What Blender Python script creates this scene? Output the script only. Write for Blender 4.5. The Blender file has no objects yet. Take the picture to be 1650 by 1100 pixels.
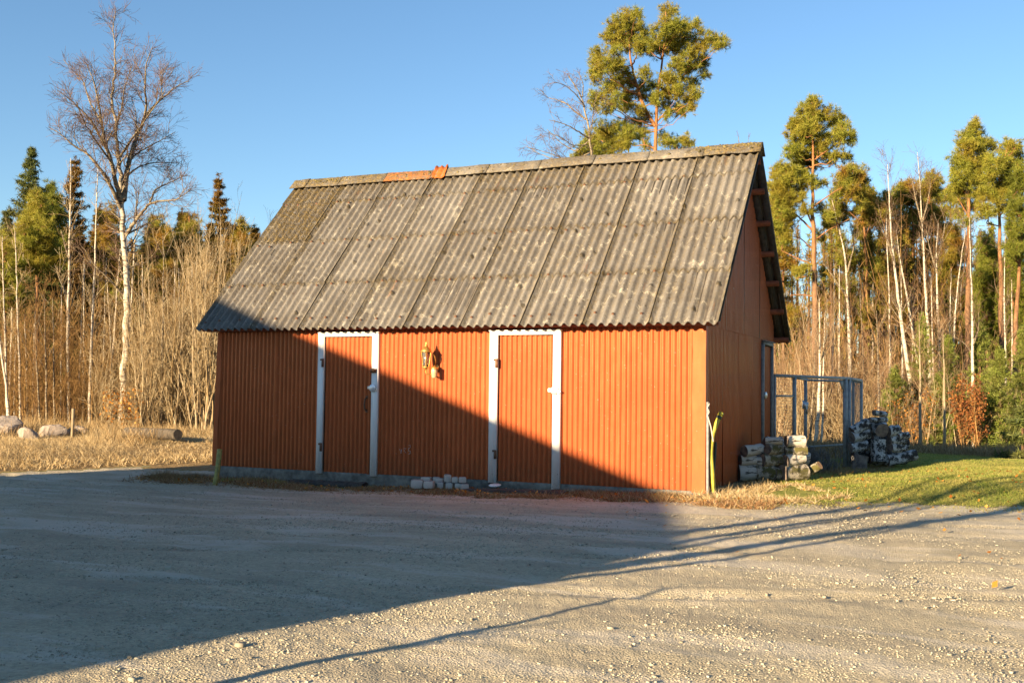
import bpy, math, random
import numpy as np
from math import sin, cos, tan, radians as rad, pi
SC = bpy.context.scene
COL = SC.collection
RNG = np.random.default_rng(7)

# ------------------------------------------------------------------ camera
CAM = np.array([10.9041, -12.9578, 1.2045]); YAW, PITCH, ROLL, FPX = -.4303, .0462, .0143, 1713.5
def _basis():
    f = np.array([sin(YAW)*cos(PITCH), cos(YAW)*cos(PITCH), sin(PITCH)])
    rt = np.array([cos(YAW), -sin(YAW), 0.]); up = np.cross(rt, f)
    return f, rt*cos(ROLL)+up*sin(ROLL), -rt*sin(ROLL)+up*cos(ROLL)
CF, CR, CU = _basis()
def at(px, py, D):
    """world point seen in direction (px,py), D metres away along the view axis"""
    return CAM + D*(CF + CR*(px-825)/FPX - CU*(py-550)/FPX)

# ------------------------------------------------------------------ noise / terrain
def vnoise(x, y, seed=0):
    x = np.asarray(x, float); y = np.asarray(y, float)
    xi = np.floor(x).astype(np.int64); yi = np.floor(y).astype(np.int64)
    fx = x-xi; fy = y-yi; fx = fx*fx*(3-2*fx); fy = fy*fy*(3-2*fy)
    def h(a, b):
        n = (a*374761393 + b*668265263 + seed*1274126177) & 0xffffffff
        n = ((n ^ (n >> 13))*1274126177) & 0xffffffff
        return ((n ^ (n >> 16)) & 0xffff)/65535.*2-1
    return (h(xi, yi)*(1-fx)+h(xi+1, yi)*fx)*(1-fy)+(h(xi, yi+1)*(1-fx)+h(xi+1, yi+1)*fx)*fy
def fbm(x, y, o=4, seed=0):
    s = 0; a = .5
    for i in range(o):
        s = s+a*vnoise(x*2**i+i*17.3, y*2**i-i*9.1, seed+i); a *= .5
    return s
def sm(t):
    t = np.clip(t, 0, 1); return t*t*(3-2*t)
def ledge(x, y):      # signed distance (m) past the left edge of the gravel yard
    return ((-3.45+.38*(y+1.5)) - x)*.93 + .25*fbm(x*.5, y*.5, 3, 5)
def redge(x, y):      # signed distance past the right edge of the gravel (lawn)
    yy = -.35+.235*(x-7.7)
    d = (y-yy)*.85+.3*fbm(x*.9, y*.9, 3, 11)
    return np.where(x > 7.2, d, -1.)
def height(x, y):
    x = np.asarray(x, float); y = np.asarray(y, float)
    h = -.20+.13*sm((x-1.5)/6.)
    h = h-.05*sm((-y-3)/4.)*sm((x-2)/5.)
    h = h+.09*sm((y+.2)/2.2)*sm((x-7)/1.2)*(1-sm((y-3)/3.))
    h = h+.20*sm((ledge(x, y)-.3)/3.)+.03*sm(ledge(x, y)/1.)+.07*fbm(x*.55, y*.8, 3, 201)*sm((ledge(x, y)-.6)/2.)
    h = h+.35*sm((y-12)/14.)*sm((4-x)/4.)-.85*sm((y-9.5)/26.)*sm((x-2)/3.)
    h = h+.03*fbm(x*.35, y*.35, 3, 3)+.012*fbm(x*1.7, y*1.7, 3, 8)
    h = h+.10*sm((x-8.8)/1.8)*sm(redge(x, y)/1.3)*(1-sm((y-9)/3.))+.02*fbm(x*1.1, y*1.1, 2, 15)*sm(redge(x, y)/.6)
    und = sm((y-.2)/1.)*sm((4.4-y)/1.)*sm((x+.3)/1.)*sm((7.8-x)/1.)
    return h-.05*und
def H(x, y): return float(height(x, y))
def gpx(px, py):
    """where the line of sight through a photo pixel meets the ground"""
    d = CF+CR*(px-825)/FPX-CU*(py-550)/FPX
    t = 3.
    while t < 200:
        p = CAM+d*t
        if p[2] < height(p[0], p[1]): return p
        t += .02
    return p

# ------------------------------------------------------------------ mesh builder
class MB:
    def __init__(s): s.V = []; s.F3 = []; s.F4 = []; s.M3 = []; s.M4 = []; s.n = 0; s.A = []
    def add(s, V, F, m=0, a=0.):
        V = np.asarray(V, float); b = s.n
        f3 = [f for f in F if len(f) == 3]; f4 = [f for f in F if len(f) == 4]
        fx = [f for f in F if len(f) > 4]
        for f in fx:
            for i in range(1, len(f)-1): f3.append((f[0], f[i], f[i+1]))
        s.addnp(V, np.array(f3, np.int64).reshape(-1, 3), np.array(f4, np.int64).reshape(-1, 4), m, a)
    def addnp(s, V, f3=None, f4=None, m=0, a=0.):
        b = s.n; s.V.append(V); s.n += len(V)
        s.A.append(np.broadcast_to(np.asarray(a, float), (len(V),)))
        if f3 is not None and len(f3): s.F3.append(f3+b); s.M3.append(np.full(len(f3), m))
        if f4 is not None and len(f4): s.F4.append(f4+b); s.M4.append(np.full(len(f4), m))
    def box(s, c, size, rot=None, m=0, a=0., jit=0.):
        c = np.asarray(c, float); h = np.asarray(size, float)/2
        V = np.array([(i, j, k) for i in (-1, 1) for j in (-1, 1) for k in (-1, 1)], float)*h
        if jit: V = V+RNG.normal(0, jit, V.shape)
        if rot is not None: V = V@np.asarray(rot).T
        s.add(V+c, [(0, 1, 3, 2), (4, 6, 7, 5), (0, 4, 5, 1), (2, 3, 7, 6), (0, 2, 6, 4), (1, 5, 7, 3)], m, a)
    def lathe(s, prof, c=(0, 0, 0), n=16, rot=None, m=0, a=0.):
        V = []; F = []
        for r, z in prof:
            for i in range(n):
                t = 2*pi*i/n; V.append((r*cos(t), r*sin(t), z))
        for k in range(len(prof)-1):
            for i in range(n):
                j = (i+1) % n; F.append((k*n+i, k*n+j, (k+1)*n+j, (k+1)*n+i))
        F.append(tuple(range(n-1, -1, -1))); F.append(tuple((len(prof)-1)*n+i for i in range(n)))
        V = np.array(V)
        if rot is not None: V = V@np.asarray(rot).T
        s.add(V+np.asarray(c, float), F, m, a)
    def tubes(s, L, sides=3, m=0, a=0., cap=False):
        """L: list of (points(n,3), radii(n))"""
        groups = {}
        for P, r in L: groups.setdefault(len(P), []).append((P, r))
        for n, g in groups.items():
            P = np.array([x[0] for x in g], float); r = np.array([x[1] for x in g], float)
            T = np.empty_like(P); T[:, 1:-1] = P[:, 2:]-P[:, :-2]; T[:, 0] = P[:, 1]-P[:, 0]; T[:, -1] = P[:, -1]-P[:, -2]
            T /= np.linalg.norm(T, axis=2, keepdims=True)+1e-9
            D = P[:, -1]-P[:, 0]; ref = np.where(np.abs(D[:, 2:3]) > .6*np.linalg.norm(D, axis=1, keepdims=True), [[1., 0, 0]], [[0, 0, 1.]])
            N = np.cross(T, ref[:, None, :]); N /= np.linalg.norm(N, axis=2, keepdims=True)+1e-9
            B = np.cross(T, N)
            th = np.arange(sides)*2*pi/sides
            V = P[:, :, None]+r[:, :, None, None]*(N[:, :, None]*np.cos(th)[None, None, :, None]+B[:, :, None]*np.sin(th)[None, None, :, None])
            k = len(g); V = V.reshape(-1, 3)
            i = np.arange(n-1)[:, None]; j = np.arange(sides)[None]; jn = (j+1) % sides
            q = np.stack([i*sides+j, i*sides+jn, (i+1)*sides+jn, (i+1)*sides+j], -1).reshape(-1, 4)
            Q = (q[None]+(np.arange(k)*n*sides)[:, None, None]).reshape(-1, 4)
            s.addnp(V, None, Q, m, a)
            if cap:
                for kk in range(k):
                    b0 = kk*n*sides
                    f = [[b0+0, b0+x+1, b0+x] for x in range(1, sides-1)]+[[b0+(n-1)*sides, b0+(n-1)*sides+x, b0+(n-1)*sides+x+1] for x in range(1, sides-1)]
                    s.F3.append(np.array(f)+s.n-len(V)); s.M3.append(np.full(len(f), m))
    def blades(s, P, D, L, W, m=0, a=0., seg=1, droop=0.):
        """thin tapering blades: base P, direction D(unit), length L, width W (arrays)"""
        n = len(P); L = np.broadcast_to(L, (n,)); W = np.broadcast_to(W, (n,))
        side = np.cross(D, RNG.normal(size=(n, 3))); side /= np.linalg.norm(side, axis=1, keepdims=True)+1e-9
        hw = side*(W/2)[:, None]
        if seg == 1:
            V = np.stack([P-hw, P+hw, P+D*L[:, None]], 1).reshape(-1, 3)
            F = np.arange(3*n).reshape(n, 3)
            s.addnp(V, F, None, m, np.repeat(np.broadcast_to(a, (n,)), 3))
        else:
            dz = np.array([0, 0, 1.])*(droop*L)[:, None] if np.ndim(droop) else np.array([0, 0, 1.])*(droop*L)[:, None]
            M = P+D*(L*.55)[:, None]-dz*.25; T = P+D*L[:, None]-dz
            V = np.stack([P-hw, P+hw, M+hw*.7, M-hw*.7, T], 1).reshape(-1, 3)
            b = np.arange(n)[:, None]*5
            s.addnp(V, b+np.array([[3, 2, 4]]), b+np.array([[0, 1, 2, 3]]), m, np.repeat(np.broadcast_to(a, (n,)), 5))
    def build(s, name, mats, parent=None, smooth=False, loc=None):
        me = bpy.data.meshes.new(name)
        V = np.concatenate(s.V) if s.V else np.zeros((0, 3))
        off = np.zeros(3)
        if parent is not None: off = np.array(parent.get('_o', (0, 0, 0)), float)
        if loc is not None: off = np.asarray(loc, float)
        V = V-off
        F3 = np.concatenate(s.F3) if s.F3 else np.zeros((0, 3), int); F4 = np.concatenate(s.F4) if s.F4 else np.zeros((0, 4), int)
        M = np.concatenate([x for x in (s.M3+s.M4)]) if (s.M3 or s.M4) else np.zeros(0)
        me.vertices.add(len(V)); me.vertices.foreach_set('co', V.astype(np.float32).ravel())
        nl = F3.size+F4.size; me.loops.add(nl)
        me.loops.foreach_set('vertex_index', np.concatenate([F3.ravel(), F4.ravel()]).astype(np.int32))
        tot = np.concatenate([np.full(len(F3), 3), np.full(len(F4), 4)]).astype(np.int32)
        st = np.concatenate([[0], np.cumsum(tot)[:-1]]).astype(np.int32)
        me.polygons.add(len(tot)); me.polygons.foreach_set('loop_start', st); me.polygons.foreach_set('loop_total', tot)
        me.polygons.foreach_set('material_index', M.astype(np.int32))
        if smooth: me.polygons.foreach_set('use_smooth', np.ones(len(tot), bool))
        at_ = me.attributes.new('va', 'FLOAT', 'POINT'); at_.data.foreach_set('value', np.concatenate(s.A).astype(np.float32))
        me.update(calc_edges=True)
        for m in (mats if isinstance(mats, (list, tuple)) else [mats]): me.materials.append(m)
        o = bpy.data.objects.new(name, me); COL.objects.link(o)
        if parent is not None: o.parent = parent
        elif loc is not None: o.location = loc
        return o
def smooth_by_angle(o, ang=35):
    me = o.data
    me.polygons.foreach_set('use_smooth', np.ones(len(me.polygons), bool))
    try: me.set_sharp_from_angle(angle=rad(ang))
    except Exception: pass

def tag(o, label=None, cat=None, group=None, kind=None):
    if label: o['label'] = label
    if cat: o['category'] = cat
    if group: o['group'] = group
    if kind: o['kind'] = kind
    return o
def thing(name, label, cat, loc, group=None):
    o = bpy.data.objects.new(name, None); COL.objects.link(o); o.empty_display_size = .2
    o.location = tuple(float(v) for v in loc); o['_o'] = [float(v) for v in loc]
    return tag(o, label, cat, group)
def Rz(a): return np.array([[cos(a), -sin(a), 0], [sin(a), cos(a), 0], [0, 0, 1.]])
def Rx(a): return np.array([[1., 0, 0], [0, cos(a), -sin(a)], [0, sin(a), cos(a)]])
def Ry(a): return np.array([[cos(a), 0, sin(a)], [0, 1., 0], [-sin(a), 0, cos(a)]])

# ------------------------------------------------------------------ materials
class N:
    def __init__(s, name):
        s.m = bpy.data.materials.new(name); s.m.use_nodes = True; s.t = s.m.node_tree; s.t.nodes.clear()
        s.out = s.n('ShaderNodeOutputMaterial'); s.b = s.n('ShaderNodeBsdfPrincipled')
        s.l(s.b.outputs[0], s.out.inputs[0])
    def n(s, t, **k):
        x = s.t.nodes.new(t)
        for a, b in k.items(): setattr(x, a, b)
        return x
    def l(s, a, b): s.t.links.new(a, b)
    def coord(s, scale=(1, 1, 1), kind='Object'):
        c = s.n('ShaderNodeTexCoord'); m = s.n('ShaderNodeMapping'); m.inputs['Scale'].default_value = scale
        s.l(c.outputs[kind], m.inputs[0]); return m.outputs[0]
    def geo(s): return s.n('ShaderNodeNewGeometry')
    def noise(s, vec, scale=5, detail=4, rough=.55, dist=0.):
        x = s.n('ShaderNodeTexNoise'); x.inputs['Scale'].default_value = scale; x.inputs['Detail'].default_value = detail
        x.inputs['Roughness'].default_value = rough; x.inputs['Distortion'].default_value = dist
        if vec is not None: s.l(vec, x.inputs['Vector'])
        return x.outputs['Fac']
    def voro(s, vec, scale=5, feat='F1', out='Distance', rnd=1.):
        x = s.n('ShaderNodeTexVoronoi', feature=feat); x.inputs['Scale'].default_value = scale; x.inputs['Randomness'].default_value = rnd
        if vec is not None: s.l(vec, x.inputs['Vector'])
        return x.outputs[out]
    def ramp(s, fac, stops, interp='LINEAR'):
        x = s.n('ShaderNodeValToRGB'); e = x.color_ramp.elements; x.color_ramp.interpolation = interp
        while len(e) < len(stops): e.new(.5)
        for i, (p, c) in enumerate(stops):
            e[i].position = p; e[i].color = (*c, 1) if len(c) == 3 else c
        s.l(fac, x.inputs[0]); return x.outputs[0]
    def mask(s, fac, lo, hi):
        x = s.n('ShaderNodeMapRange'); x.inputs[1].default_value = lo; x.inputs[2].default_value = hi; x.clamp = True
        s.l(fac, x.inputs[0]); return x.outputs[0]
    def mix(s, fac, a, b, mode='MIX'):
        x = s.n('ShaderNodeMix', data_type='RGBA', blend_type=mode)
        for v, i in ((fac, 0), (a, 6), (b, 7)):
            if isinstance(v, (int, float)): x.inputs[i].default_value = v
            elif isinstance(v, tuple): x.inputs[i].default_value = (*v, 1) if len(v) == 3 else v
            else: s.l(v, x.inputs[i])
        return x.outputs[2]
    def math(s, op, a, b=0.):
        x = s.n('ShaderNodeMath', operation=op)
        for v, i in ((a, 0), (b, 1)):
            if isinstance(v, (int, float)): x.inputs[i].default_value = v
            else: s.l(v, x.inputs[i])
        return x.outputs[0]
    def attr(s, name='va'): return s.n('ShaderNodeAttribute', attribute_name=name).outputs['Fac']
    def island(s): return s.geo().outputs['Random Per Island']
    def bump(s, h, strength=.5, dist=.01, chain=None):
        x = s.n('ShaderNodeBump'); x.inputs['Strength'].default_value = strength; x.inputs['Distance'].default_value = dist
        s.l(h, x.inputs['Height'])
        if chain is not None: s.l(chain, x.inputs['Normal'])
        s.l(x.outputs[0], s.b.inputs['Normal']); return x.outputs[0]
    def set(s, col=None, rough=None, metal=None, spec=None, coat=None, trans=None, sub=None):
        def p(v, k):
            if v is None: return
            if isinstance(v, (int, float)): s.b.inputs[k].default_value = v
            elif isinstance(v, tuple): s.b.inputs[k].default_value = (*v, 1)
            else: s.l(v, s.b.inputs[k])
        p(col, 'Base Color'); p(rough, 'Roughness'); p(metal, 'Metallic'); p(spec, 'Specular IOR Level'); p(coat, 'Coat Weight'); p(trans, 'Transmission Weight')
        return s
    def translucent(s, col, fac=.3):
        tr = s.n('ShaderNodeBsdfTranslucent'); mx = s.n('ShaderNodeMixShader'); mx.inputs[0].default_value = fac
        if isinstance(col, tuple): tr.inputs[0].default_value = (*col, 1)
        else: s.l(col, tr.inputs[0])
        s.l(s.b.outputs[0], mx.inputs[1]); s.l(tr.outputs[0], mx.inputs[2]); s.l(mx.outputs[0], s.out.inputs[0])
        return s

def m_plain(name, col, rough=.6, metal=0., var=.25, scale=20, bump=.2, bdist=.003):
    n = N(name); c = n.coord(); f = n.noise(c, scale, 4)
    lo = tuple(v*(1-var) for v in col); hi = tuple(min(1, v*(1+var)) for v in col)
    n.set(n.ramp(f, [(.3, lo), (.7, hi)]), rough, metal); n.bump(n.noise(c, scale*3, 3), bump, bdist)
    return n.m

def m_wall():
    n = N('red_sheet_paint'); c = n.coord(); st = n.coord((1, 1, .25))
    f = n.noise(c, 1.3, 4, .6); f2 = n.noise(st, 14, 5, .6)
    col = n.ramp(f, [(.3, (.38, .096, .036)), (.7, (.47, .121, .044))])
    col = n.mix(n.mask(f2, .3, .75), col, (.32, .085, .03))
    # faded patches, chips and dirt splashed up from the ground
    chips = n.mask(n.noise(c, 55, 2, .5), .735, .76)
    col = n.mix(chips, col, (.55, .42, .33))
    z = n.n('ShaderNodeSeparateXYZ'); n.l(c, z.inputs[0])
    dirt = n.math('MULTIPLY', n.mask(z.outputs[2], .32, .0), n.mask(n.noise(c, 9, 5, .65), .42, .7))
    col = n.mix(n.math('MULTIPLY', dirt, .55), col, (.13, .075, .04))
    rust = n.mask(n.noise(n.coord((1, 1, .3)), 6, 6, .7), .66, .74)
    col = n.mix(n.math('MULTIPLY', rust, .5), col, (.22, .065, .02))
    n.set(col, .5, .08, .2); n.b.inputs['Specular Tint'].default_value = (1, .7, .45, 1)
    r = n.mask(n.noise(c, 8, 4), .2, .9); rr = n.n('ShaderNodeMapRange'); rr.inputs[3].default_value = .17; rr.inputs[4].default_value = .26
    n.l(r, rr.inputs[0]); n.l(rr.outputs[0], n.b.inputs['Roughness'])
    n.b.inputs['Coat Weight'].default_value = .0
    n.bump(n.noise(n.coord((1, 1, .5)), 3.5, 1), .25, .014)
    return n.m
def m_white():
    n = N('white_paint'); c = n.coord(); g = n.coord((30, 30, 3))
    f = n.noise(c, 60, 4, .7)
    z = n.n('ShaderNodeSeparateXYZ'); n.l(c, z.inputs[0])
    low = n.mask(z.outputs[2], .45, -.02)
    th = n.math('SUBTRACT', .74, n.math('MULTIPLY', low, .14))
    flake = n.math('GREATER_THAN', f, th)
    col = n.mix(n.mask(n.noise(g, 1, 3), .3, .8), (.80, .80, .77), (.70, .70, .66))
    col = n.mix(flake, col, (.26, .24, .2))
    n.set(col, .45); n.bump(n.noise(g, 2, 3), .3, .003); return n.m
def m_roof():
    n = N('fibre_cement'); c = n.coord(); at_ = n.attr()
    f = n.noise(c, 3.2, 6, .65); f2 = n.noise(c, 38, 4, .7)
    col = n.ramp(f, [(.25, (.105, .10, .093)), (.5, (.162, .156, .145)), (.75, (.235, .23, .215))])
    col = n.mix(n.mask(f2, .35, .75), col, (.115, .10, .083))
    # pale lichen crusts
    l1 = n.math('MULTIPLY', n.mask(n.noise(c, 5.5, 5, .72, .6), .57, .64), n.mask(n.noise(c, 70, 2), .3, .5))
    col = n.mix(n.math('MULTIPLY', l1, .75), col, (.44, .41, .33))
    l3 = n.mask(n.noise(c, 34, 3, .6), .66, .70)
    col = n.mix(n.math('MULTIPLY', l3, .6), col, (.4, .35, .25))
    # dark moss pads
    vd = n.voro(c, 3.1); mp = n.mask(n.math('ADD', vd, n.math('MULTIPLY', n.noise(c, 26, 3), .16)), .235, .16)
    col = n.mix(n.math('MULTIPLY', mp, .8), col, (.045, .035, .018))
    vd2 = n.voro(c, 8.3); mp2 = n.mask(n.math('ADD', vd2, n.math('MULTIPLY', n.noise(c, 60, 3), .2)), .25, .18)
    col = n.mix(n.math('MULTIPLY', mp2, .8), col, (.05, .035, .02))
    # reddish streaks running down the sheets
    st = n.mask(n.noise(n.coord((9, .8, .8)), 1.6, 4, .6), .66, .74)
    col = n.mix(n.math('MULTIPLY', st, .45), col, (.27, .10, .045))
    # attribute: 1 = ochre moss, 2 = orange lichen
    mo = n.math('MULTIPLY', n.mask(at_, 0., .9), n.mask(n.noise(c, 14, 5, .75), .36, .56))
    col = n.mix(n.math('MULTIPLY', mo, .8), col, n.ramp(n.noise(c, 40, 3), [(.35, (.07, .05, .018)), (.65, (.24, .165, .045))]))
    orr = n.math('MULTIPLY', n.mask(at_, 1., 1.7), n.mask(n.noise(c, 16, 5, .75), .40, .56))
    col = n.mix(orr, col, (.42, .13, .012))
    lf = n.noise(n.coord((1.1, .35, .35)), 1.1, 3, .6); col = n.mix(n.math('MULTIPLY', n.mask(lf, .45, .70), .3), col, (.36, .345, .31))
    n.set(col, .9, None, .2)
    b = n.bump(n.noise(c, 90, 4, .7), .6, .006); n.bump(n.math('ADD', mp, mo), .8, .025, b)
    return n.m
def m_ground():
    n = N('yard_ground'); c = n.coord()
    z = n.attr('va')          # 0 gravel 1 dirt 2 grass 3 straw 4 forest floor
    a = n.noise(c, .8, 5, .6); b = n.noise(c, 26, 5, .7); d = n.noise(c, 120, 3, .7)
    v = n.voro(c, 55, out='Color'); vg = n.n('ShaderNodeSeparateColor'); n.l(v, vg.inputs[0])
    grav = n.ramp(a, [(.3, (.42, .37, .25)), (.55, (.52, .45, .30)), (.75, (.59, .51, .345))])
    grav = n.mix(n.mask(vg.outputs[0], .1, .9), n.mix(.3, grav, (.2, .165, .13)), grav)
    grav = n.mix(n.math('MULTIPLY', n.mask(b, .5, .75), .5), grav, (.20, .165, .13))
    tr = n.noise(n.coord((.35, 1.6, 1)), 1.4, 5, .6, .5); grav = n.mix(n.math('MULTIPLY', n.mask(tr, .5, .62), .45), grav, (.66, .60, .49)); grav = n.mix(n.math('MULTIPLY', n.mask(tr, .44, .36), .35), grav, (.27, .235, .18))
    dirt = n.ramp(b, [(.3, (.10, .075, .052)), (.55, (.20, .155, .105)), (.75, (.32, .26, .17))])
    grass = n.ramp(n.noise(c, 7, 6, .75), [(.3, (.10, .12, .025)), (.5, (.22, .24, .05)), (.7, (.36, .33, .10))])
    straw = n.ramp(n.noise(c, 9, 6, .75), [(.3, (.12, .075, .03)), (.5, (.30, .20, .085)), (.7, (.46, .33, .16))])
    floor = n.ramp(n.noise(c, 4, 6, .75), [(.3, (.04, .025, .012)), (.6, (.12, .075, .035)), (.8, (.2, .13, .06))])
    col = n.mix(n.mask(z, 0, 1), grav, dirt); col = n.mix(n.mask(z, 1, 2), col, grass)
    col = n.mix(n.mask(z, 2, 3), col, straw); col = n.mix(n.mask(z, 3, 4), col, floor)
    n.set(col, .95, None, .15)
    b1 = n.bump(n.noise(c, 14, 5, .7), .5, .02)
    b2 = n.bump(n.voro(c, 75), .9, .009, b1); n.bump(d, .9, .006, b2)
    return n.m
def m_island(name, stops, rough=.9, trans=0., clump=None, mixc=None, spec=.2):
    """colour per loose piece, with larger clumps of hue from noise on position"""
    n = N(name); r = n.island(); col = n.ramp(r, stops)
    if clump:
        f = n.noise(n.coord(), clump, 3, .6); col = n.mix(n.math('MULTIPLY', n.mask(f, .38, .68), .8), col, mixc)
    n.set(col, rough, None, spec)
    if trans: n.translucent(col, trans)
    return n.m
def m_birch(name, white=(.62, .56, .47), dark=(.05, .04, .032), amt=.56):
    n = N(name); c = n.coord((1.6, 1.6, 9)); c2 = n.coord()
    f = n.noise(c, 3.2, 4, .65); g = n.noise(c2, 2.2, 4, .65)
    col = n.mix(n.mask(g, .35, .7), white, tuple(v*.78 for v in white))
    col = n.mix(n.mask(f, amt, amt+.07), col, dark)
    col = n.mix(n.mask(n.noise(c2, 5, 4, .7), .62, .7), col, (.14, .11, .06))
    col = n.mix(n.attr(), col, n.mix(n.mask(f, .4, .6), (.24, .195, .12), (.09, .07, .045)))
    n.set(col, .8); n.bump(n.noise(c, 8, 3), .5, .01); return n.m
def m_bark(name, lo, hi, scale=6):
    n = N(name); c = n.coord((1, 1, .3)); f = n.noise(c, scale*2, 5, .7)
    n.set(n.ramp(f, [(.3, lo), (.7, hi)]), .9, None, .15); n.bump(f, .8, .03); return n.m
def m_pinebark():
    n = N('pine_bark'); c = n.coord((1, 1, .35)); f = n.noise(c, 9, 5, .7)
    up = n.attr()
    a = n.ramp(f, [(.3, (.06, .04, .028)), (.7, (.20, .135, .09))]); b = n.ramp(f, [(.3, (.16, .075, .032)), (.7, (.36, .18, .075))])
    n.set(n.mix(up, a, b), .9, None, .15); n.bump(f, .8, .03); return n.m

M = {}
def mats():
    M['wall'] = m_wall(); M['white'] = m_white(); M['roof'] = m_roof(); M['ground'] = m_ground()
    M['concrete'] = m_plain('concrete', (.15, .14, .115), .9, 0, .5, 9, .7, .02)
    M['purlin'] = m_plain('red_timber', (.20, .055, .025), .8, 0, .4, 12, .5, .01)
    M['darkwood'] = m_plain('weathered_dark_timber', (.05, .042, .035), .9, 0, .5, 14, .7, .02)
    M['galv'] = m_plain('galvanised_steel', (.21, .215, .21), .65, .2, .3, 18, .2)
    M['steel'] = m_plain('grey_painted_steel', (.27, .28, .28), .55, .0, .3, 14, .2)
    M['lockwhite'] = m_plain('lock_shield', (.62, .62, .62), .35, .6, .15, 40, .1)
    M['rust'] = m_plain('rusty_iron', (.15, .075, .04), .7, .4, .5, 60, .5)
    M['brass'] = m_plain('aged_brass', (.62, .36, .09), .38, .75, .3, 40, .15)
    M['cream'] = m_plain('cream_plastic', (.75, .70, .56), .4, 0, .08, 30, .05)
    n = N('lantern_glass'); n.set((.85, .87, .85), .08, None, .5, None, .9); M['glass'] = n.m
    M['hose'] = m_plain('yellow_green_hose', (.34, .31, .035), .5, 0, .25, 12, .2)
    M['hosedark'] = m_plain('dark_rubber', (.03, .045, .03), .6, 0, .3, 20, .2)
    M['orange'] = m_plain('orange_flashing', (.40, .095, .012), .7, 0, .35, 18, .3, .004)
    M['trunkgrey'] = m_bark('old_trunk_bark', (.04, .033, .025), (.15, .125, .095)); M['rock'] = m_plain('granite', (.27, .225, .185), .9, 0, .35, 5, .8, .03)
    M['cobble'] = m_island('cobble_granite', [(0, (.26, .25, .23)), (.5, (.38, .35, .31)), (1, (.50, .45, .38))], .85)
    M['grav'] = m_island('gravel_stone', [(0, (.24, .21, .155)), (.35, (.36, .325, .24)), (.7, (.40, .365, .27)), (.97, (.43, .395, .30)), (1, (.50, .475, .40))], .85)
    M['straw'] = m_island('dry_grass', [(0, (.26, .175, .075)), (.4, (.42, .305, .145)), (.8, (.58, .45, .25)), (1, (.68, .57, .37))], .8, .25)
    M['lawn'] = m_island('lawn_blades', [(0, (.10, .15, .02)), (.45, (.21, .275, .045)), (.8, (.34, .36, .075)), (1, (.56, .50, .18))], .6, .45, 1.7, (.46, .37, .12))
    M['weed'] = m_island('withered_weeds', [(0, (.12, .055, .025)), (.5, (.26, .14, .06)), (.9, (.40, .25, .12)), (1, (.22, .24, .06))], .8, .15); M['thatch'] = m_island('dead_stalks', [(0, (.14, .085, .035)), (.5, (.27, .18, .08)), (1, (.42, .31, .16))], .8, .15)
    M['twig_birch'] = m_island('birch_twigs', [(0, (.07, .045, .03)), (1, (.17, .105, .065))], .8)
    M['twig_tan'] = m_island('thicket_twigs', [(0, (.12, .075, .032)), (.5, (.27, .19, .09)), (1, (.48, .40, .25))], .8)
    M['twig_brown'] = m_island('brown_twigs', [(0, (.10, .052, .018)), (.6, (.22, .125, .042)), (1, (.36, .225, .085))], .8)
    M['twig_red'] = m_island('reddish_twigs', [(0, (.11, .065, .035)), (.6, (.24, .15, .08)), (1, (.40, .29, .17))], .8)
    M['birch'] = m_birch('birch_bark', (.52, .46, .36), amt=.55); M['birchlimb'] = m_birch('birch_limb_bark', (.24, .195, .12), (.06, .04, .028), .48)
    M['graybark'] = m_bark('grey_bark', (.16, .12, .07), (.42, .34, .22))
    M['pinebark'] = m_pinebark(); M['sprucebark'] = m_bark('spruce_bark', (.06, .035, .02), (.17, .10, .055))
    pn = lambda nm, k, mixc: m_island(nm, [(0, tuple(v*k for v in (.11, .135, .018))), (.5, tuple(v*k for v in (.24, .265, .03))), (1, tuple(v*k for v in (.42, .41, .06)))], .6, .4, 1.1, mixc, .3)
    M['pine'] = pn('pine_needles', 1., (.30, .22, .025)); M['pinerust'] = pn('rusty_pine_needles', .9, (.34, .15, .025))
    M['pinegreen'] = pn('fresh_pine_needles', .9, (.10, .12, .015))
    M['spruce'] = m_island('spruce_needles', [(0, (.05, .075, .025)), (.6, (.10, .13, .03)), (1, (.17, .19, .045))], .65, .3, .8, (.10, .09, .02), .3)
    M['spruceyoung'] = m_island('young_spruce_needles', [(0, (.10, .14, .022)), (.6, (.20, .25, .04)), (1, (.33, .36, .07))], .6, .25, 1.5, (.10, .085, .02), .3)
    M['sprucebrown'] = m_island('bronze_spruce_needles', [(0, (.09, .045, .010)), (.6, (.17, .09, .016)), (1, (.25, .15, .03))], .7, .25, .8, (.12, .11, .014), .2)
    M['oakleaf'] = m_island('withered_leaves', [(0, (.30, .10, .015)), (.6, (.50, .22, .035)), (1, (.65, .36, .09))], .7, .35)
    M['beechleaf'] = m_island('copper_leaves', [(0, (.09, .028, .012)), (.6, (.22, .075, .02)), (1, (.38, .17, .045))], .7, .2)
    M['heather'] = m_island('grey_heather', [(0, (.10, .10, .10)), (1, (.26, .25, .24))], .9)
    M['wood'] = m_plain('cut_wood', (.42, .23, .10), .85, 0, .3, 25, .4)
    M['houseplaster'] = m_plain('yard_shed_boards', (.35, .12, .06), .8, 0, .2, 8, .3)
mats()
M['flash'] = m_wall(); _b = [n for n in M['flash'].node_tree.nodes if n.type == 'BSDF_PRINCIPLED'][0]; _b.inputs['Metallic'].default_value = 0; _b.inputs['Specular IOR Level'].default_value = .12; [M['flash'].node_tree.links.remove(l) for l in list(_b.inputs['Roughness'].links)]; _b.inputs['Roughness'].default_value = .5

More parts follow.
